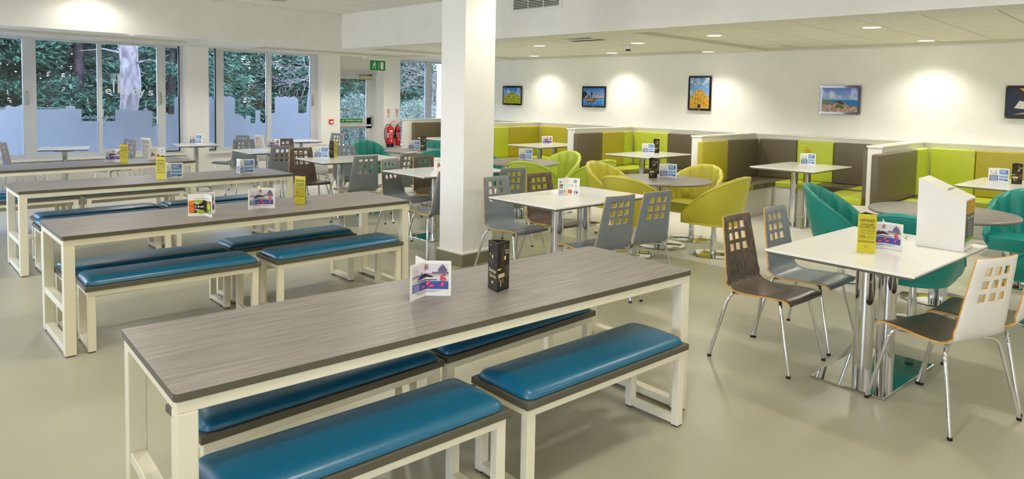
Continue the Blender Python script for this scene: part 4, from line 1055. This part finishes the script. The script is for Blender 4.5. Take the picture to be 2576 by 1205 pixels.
pol([(.07,.03),(.14,.03),(.14,.18),(.07,.18)]); mb.build('door_pictogram',parent=t)
mb=MB(); pol([(.005,.07),(.02,.045),(.035,.07),(.025,.07),(.025,.165),(.015,.165),(.015,.07)]); mb.build('arrow',parent=t)
mb=MB()
pol([(-.075+.016*math.cos(a*PI/5),.165+.016*math.sin(a*PI/5)) for a in range(10)])
pol([(-.11,.10),(-.08,.10),(-.065,.15),(-.095,.15)]); pol([(-.12,.115),(-.14,.095),(-.13,.085),(-.10,.115),(-.09,.145),(-.105,.15)]); pol([(-.07,.145),(-.04,.12),(-.045,.108),(-.08,.13)])
pol([(-.11,.10),(-.09,.10),(-.11,.06),(-.15,.055),(-.15,.045),(-.105,.045)]); pol([(-.095,.10),(-.08,.10),(-.055,.06),(-.07,.025),(-.082,.028),(-.072,.06)])
mb.build('running_man',parent=t)
mb=MB(); mb.box(-.2,.2,-.04,.04,.21,.27,TRIMW); mb.build('light_box',parent=t,bevel=.006)
t=thing('ceiling_camera','small white ceiling detector left of the exit sign','sensor',(8.22,12.45,ZL))
mb=MB(); mb.lathe([(.055,0),(.055,-.02),(.04,-.05),(.0,-.065)],TRIMW,n=24); mb.build('dome',parent=t)
t=thing('fire_alarm_point','small red fire alarm call point on the pier left of the door','alarm',(7.615,YW,1.07))
mb=MB(); mb.box(-.048,.048,-.03,0,-.048,.048,RED); mb.build('housing',parent=t,bevel=.006)
mb=MB(); mb.box(-.032,.032,-.032,-.03,-.03,.014,WHITES); mb.build('break_glass',parent=t)
def wsign(x,z,label,c1,c2):
    t=thing('extinguisher_sign',label,'sign',(x,YW,z)); mb=MB(); mb.box(-.035,.035,-.004,0,-.09,.10,WHITES); mb.build('panel',parent=t)
    mb=MB(); mb.box(-.033,.033,-.006,-.004,.03,.098,flat(c1)); mb.box(-.020,-.004,-.007,-.006,.04,.088,WHITES); mb.box(.006,.02,-.007,-.006,.04,.088,WHITES)
    for k in range(5): mb.box(-.028,.028,-.006,-.004,.015-.022*k,.024-.022*k,flat(c2 if k%2 else c1))
    mb.build('print',parent=t)
wsign(9.045,1.225,'small orange and green instruction sign above the larger fire extinguisher','#c8561c','#6fae4a'); wsign(9.27,1.225,'small red and grey instruction sign above the slimmer fire extinguisher','#c02a2a','#8a8a8a')
def extinguisher(x,y,z,r,h,label,co2):
    t=thing('fire_extinguisher',label,'fire extinguisher',(x,y,z))
    mb=MB(); mb.lathe([(0,0),(r*.96,0),(r,.01),(r,h*.80),(r*.8,h*.88),(r*.35,h*.93),(r*.3,h*.96),(0,h*.96)],RED,n=32); mb.build('cylinder',parent=t)
    if not co2:
        mb=MB(); mb.lathe([(0,-.002),(r*1.02,-.002),(r*1.03,.075),(r*1.0,.08)],BLACKP,n=32); mb.build('base_skirt',parent=t)
    mb=MB(); mb.cyl((0,0),.018,h*.95,h*1.02,mat('brass','#b08a3a',.3,1),n=14); mb.tube([(0,0,h*1.02),(.03,-.02,h*1.08),(.08,-.05,h*1.16)],.007,RED,n=8); mb.tube([(0,0,h*.99),(.05,-.03,h*1.0),(.1,-.05,h*.99)],.006,STEEL,n=8); mb.build('valve_handle',parent=t)
    mb=MB()
    if not co2: mb.tube([(-.02,0,h*.99),(-r*1.2,0,h*.97),(-r*2.0,-.01,h*.75),(-r*2.0,-.01,h*.45),(-r*1.5,-.01,h*.2),(-r*1.15,-.01,.10)],.009,BLACKP,n=10)
    else: mb.tube([(-.02,0,h*.99),(-r*1.2,-.01,h*.92),(-r*1.4,-.01,h*.8)],.009,BLACKP,n=10); mb.tube([(-r*1.4,-.01,h*.8),(-r*1.4,-.01,h*.35)],[.012,.034],BLACKP,n=14)
    mb.build('hose',parent=t)
    mb=MB()
    def cp(a0,a1,z0,z1,m,o=.001):
        n=8
        for i in range(n):
            A,B=a0+(a1-a0)*i/n,a0+(a1-a0)*(i+1)/n; R=r+o
            mb.face([(R*math.cos(A),R*math.sin(A),z0),(R*math.cos(B),R*math.sin(B),z0),(R*math.cos(B),R*math.sin(B),z1),(R*math.cos(A),R*math.sin(A),z1)],m,True)
    c=R_(250); cp(c-.35,c+.5,h*.66,h*.74,flat('#e6dab0') if not co2 else BLACKP); cp(c-1.2,c-.7,h*.42,h*.62,flat('#c9d4e6') if not co2 else flat('#e6dab0')); cp(c-.5,c+.6,h*.585,h*.60,flat('#f0e6e0'))
    for k in range(5): cp(c-.25,c+.35,h*(.52-.035*k),h*(.53-.035*k),flat('#f0d0cc'))
    cp(c-.1,c+.3,h*.26,h*.32,flat('#f4e4e0')); mb.build('label',parent=t)
    mb=MB(); mb.box(-.04,.04,.0,YW-y-.002,h*.6,h*.66,STEEL); mb.build('bracket',parent=t)
extinguisher(9.02,YW-.11,.50,.078,.50,'larger red fire extinguisher with black base and hose on the wall',False)
extinguisher(9.235,YW-.10,.52,.056,.47,'slimmer red fire extinguisher with black horn on the wall',True)
# radiators
for x0_,x1_,l_ in ((2.05,3.75,'white ribbed radiator under the left part of the frosted window'),(3.95,4.65,'white ribbed radiator beside the pier, under the frosted window')):
    t=thing('radiator',l_,'radiator',(x0_,YW-.115,.1)); L_=x1_-x0_
    mb=MB(); mb.box(0,L_,0,.07,0,.40,WHITEP)
    k=0
    while k*.035<L_-.03: mb.box(.006+k*.035,.026+k*.035,-.008,0,.02,.38,WHITEP); k+=1
    mb.build('panel',parent=t,bevel=.002,bseg=1)
    mb=MB(); mb.box(.1,.14,.07,.09,.05,.35,WHITEP); mb.box(L_-.14,L_-.1,.07,.09,.05,.35,WHITEP); mb.build('wall_bracket',parent=t)
# ------------------------------------------------------------------ outside
GR=noise_mat('outside_ground','#a3a6ad','#bbbec4',nscale=6,rough=.95)  # unseen ground, made pale to bounce sky light onto the frosted film
mb=MB(); mb.box(-25,45,YW+.6,60,-.35,-.25,GR); S(mb,'ground')
LEAF1=noise_mat('conifer_needles','#0f2419','#2f5a40',nscale=4,rough=.7,p0=.3,p1=.7)
LEAF2=noise_mat('grey_green_leaves','#36463a','#7f8f7c',nscale=9,rough=.6)
BARK=noise_mat('dark_bark','#2a2026','#4a3c40',scale=(1,1,.3),nscale=9,rough=.9)
PALEB=noise_mat('pale_bark','#433c3a','#6f6664',scale=(1,1,.4),nscale=14,rough=.9,bump=.5)
def foliage(N,fn,m,size,seed):
    rnd=random.Random(seed); mb=MB(); V=[];Fc=[]
    for _ in range(N):
        p,d_=fn(rnd); s_=size*rnd.uniform(.5,1.5)
        d_=Vector(d_)+Vector((rnd.gauss(0,.45),rnd.gauss(0,.45),rnd.gauss(0,.3))); d_.normalize(); a=d_.cross(Vector((rnd.gauss(0,1),rnd.gauss(0,1),rnd.gauss(0,1)))); a.normalize()
        p=Vector(p); b=len(V); w=.13*s_
        V+= [p-a*w*.4,p+a*w*.4,p+d_*s_*.6+a*w,p+d_*s_,p+d_*s_*.6-a*w]; Fc.append((b,b+1,b+2,b+3,b+4))
    mb.mesh(V,Fc,m); return mb
def mk_conifer(seed,hh=4.4,rr=1.3):
    def mk():
        t=thing('conifer_tree','','tree')
        mb=MB(); mb.tube([(0,0,-.3),(.03,.02,2),(0,0,hh)],[.14,.10,.02],BARK,n=10); mb.build('trunk',parent=t)
        br=[]
        R=random.Random(seed)
        for _ in range(150):
            z=.45+(hh-.5)*R.random(); a=R.uniform(0,2*PI); L_=rr*(1-(z/hh))**.45*R.uniform(.75,1.1)+.12; br.append((z,a,L_))
        def fn(r_):
            z,a,L_=r_.choice(br); q=r_.random()**.55; x=q*L_; dr=-.25*q*q*L_+.1*q
            sp=.16*q*L_+.03; p=(x*math.cos(a)+r_.gauss(0,sp),x*math.sin(a)+r_.gauss(0,sp),z+dr+r_.gauss(0,.05)); return p,(math.cos(a),math.sin(a),-.25)
        foliage(30000,fn,LEAF1,.105,seed).build('foliage',parent=t)
        mb=MB()
        for z,a,L_ in br: mb.tube([(0,0,z),(L_*.6*math.cos(a),L_*.6*math.sin(a),z+.02),(L_*math.cos(a),L_*math.sin(a),z-.15*L_)],[.018,.01,.004],BARK,n=4,cap=False)
        mb.build('branches',parent=t)
        return t
    return mk
tr=[(11.2,17.3,0,1.15),(12.7,17.9,1,1.15),(14.3,18.3,0,1.2),(1.2,16.0,0,1.0),(2.75,16.6,1,1.05),(4.15,16.2,0,1.1),(5.9,15.6,1,.95),(7.0,16.8,0,1.0),(8.6,18.2,1,1.0),(5.0,19.0,0,1.2),(3.2,19.5,1,1.2),(10.2,18.6,0,1.05),(12.0,19.5,1,1.1),(13.8,18.0,0,1.1),(0.2,18.6,1,1.2),(15.6,20,0,1.2),(7.6,20.5,1,1.2)]
tn=['right behind the emergency door shrub','behind the left pane of the third window','behind the right pane of the third window','at the far left','behind the second pane','right behind the shop lettering','right of the pale trunk','behind the second window','behind the door side of the second window','in the second row behind the lettering','in the second row at left','behind the emergency door','behind the third window','far right behind the third window','in the back row at far left','in the back row at far right','in the back row behind the fence']
for (x,y,k,s_),n_ in zip(tr,tn):
    o=instance('con%d'%k,mk_conifer(21+k),'dark green conifer outside the window '+n_,(x,y+1.1,-.2),random.uniform(0,6)); o.scale=(s_,s_,s_); o['group']='conifers outside the windows'
p=yy(325,200,15.0)
t=thing('bare_tree','thick pale grey tree trunk right outside the window behind the lettering','tree',(p[0],15.0,-.3))
mb=MB(); rnd=random.Random(2)
pts=[(math.sin(k*.9)*.025,math.cos(k*1.3)*.02,k*.25) for k in range(22)]
mb.tube(pts,[.175+.018*math.sin(k*1.7)+(.05 if k<2 else 0) for k in range(22)],PALEB,n=20); mb.build('trunk',parent=t)
mb=MB()
for k in range(12):
    z=rnd.uniform(1.0,4.8); a=rnd.uniform(0,2*PI); L_=rnd.uniform(.4,1.1); mb.tube([(0,0,z),(L_*.5*math.cos(a),L_*.5*math.sin(a),z+.1),(L_*math.cos(a),L_*math.sin(a),z+.05)],[.03,.015,.006],PALEB,n=6)
mb.build('branches',parent=t)
def twig(mb,p,d_,L_,r_,dep,rnd,m):
    q=p+d_*L_; mid=p.lerp(q,.5)+Vector((rnd.gauss(0,.06),rnd.gauss(0,.06),rnd.gauss(0,.06)))*L_
    mb.tube([p,mid,q],[r_,r_*.8,r_*.6],m,n=5,cap=False)
    if dep>0:
        for _ in range(3):
            nd=(d_+Vector((rnd.gauss(0,.5),rnd.gauss(0,.4),rnd.gauss(-.05,.4)))).normalized(); twig(mb,p.lerp(q,rnd.uniform(.45,1)),nd,L_*.72,r_*.62,dep-1,rnd,m)
for (u,v,Y,l_,sd) in ((790,150,15.2,'bare pale-branched shrub at the top right of the second window',4),(1085,190,15.4,'bare pale-branched shrub across the third window',9),(1150,215,15.0,'bare arching branches at the right of the third window',13)):
    p=yy(u,v,Y); t=thing('bare_shrub',l_,'shrub',(p[0],Y,-.3)); t['group']='bare shrubs outside'
    rnd=random.Random(sd); mb=MB(); hz=p[2]+.3
    for k in range(3): mb.tube([(.05*k,0,0),(.1*k,.05,hz*.6),(.15*k-.1,0,hz)],[.03,.025,.016],PALEB,n=6)
    for k in range(9):
        d_=Vector((rnd.uniform(-1,.35),rnd.uniform(-.4,.3),rnd.uniform(-.35,.6))).normalized(); twig(mb,Vector((rnd.uniform(-.15,.2),0,hz*rnd.uniform(.8,1.0))),d_,rnd.uniform(.5,.75),.012,3,rnd,PALEB)
    mb.build('branches',parent=t)
for (u,v,Y,rr,l_) in ((900,262,14.4,1.05,'grey-green leafy shrub outside the emergency door'),(1050,270,14.9,.9,'grey-green leafy shrub outside the third window')):
    p=yy(u,v,Y); t=thing('leafy_shrub',l_,'shrub',(p[0],Y,-.3)); t['group']='leafy shrubs outside'
    def fn(r_,rr=rr):
        a=r_.uniform(0,2*PI); q=r_.random()**.4; ph=r_.uniform(0,PI); z=1.0+rr*.9*math.cos(ph)*q; R=rr*math.sin(ph)*q; return (R*math.cos(a),R*math.sin(a)*.7,z),(math.cos(a),math.sin(a),.4)
    foliage(9000,fn,LEAF2,.06,int(u)).build('foliage',parent=t)
    mb=MB(); rnd=random.Random(int(u))
    for k in range(10): a=rnd.uniform(0,2*PI); mb.tube([(0,0,0),(.4*math.cos(a),.3*math.sin(a),1.2)],[.02,.008],BARK,n=5)
    mb.build('stems',parent=t)
t=thing('picket_fence','pale upright picket fence behind the conifers','fence',(0,21.5,-.3))
FN=mat('fence_pale','#5a4f52',.7); mb=MB()
for z in (.5,1.5,2.4): mb.box(-6,26,.02,.05,z,z+.08,FN)
mb.build('rail',parent=t)
mb=MB(); x=-6
while x<26: mb.box(x,x+.085,0,.02,.1,2.7,FN); x+=.17
o=mb.build('pickets',parent=t); o['kind']='stuff'
# ------------------------------------------------------------------ world
w=bpy.data.worlds.new('world'); SC.world=w; w.use_nodes=True; n=w.node_tree.nodes; l=w.node_tree.links
bg=n['Background']; tc=n.new('ShaderNodeTexCoord'); sp=n.new('ShaderNodeSeparateXYZ'); cr=n.new('ShaderNodeValToRGB')
cr.color_ramp.elements[0].position=.0; cr.color_ramp.elements[0].color=(1.0,.90,.93,1); cr.color_ramp.elements[1].position=.35; cr.color_ramp.elements[1].color=(.55,.68,1.0,1)
l.new(tc.outputs['Generated'],sp.inputs[0]); l.new(sp.outputs['Z'],cr.inputs[0]); l.new(cr.outputs[0],bg.inputs[0]); bg.inputs[1].default_value=16.0
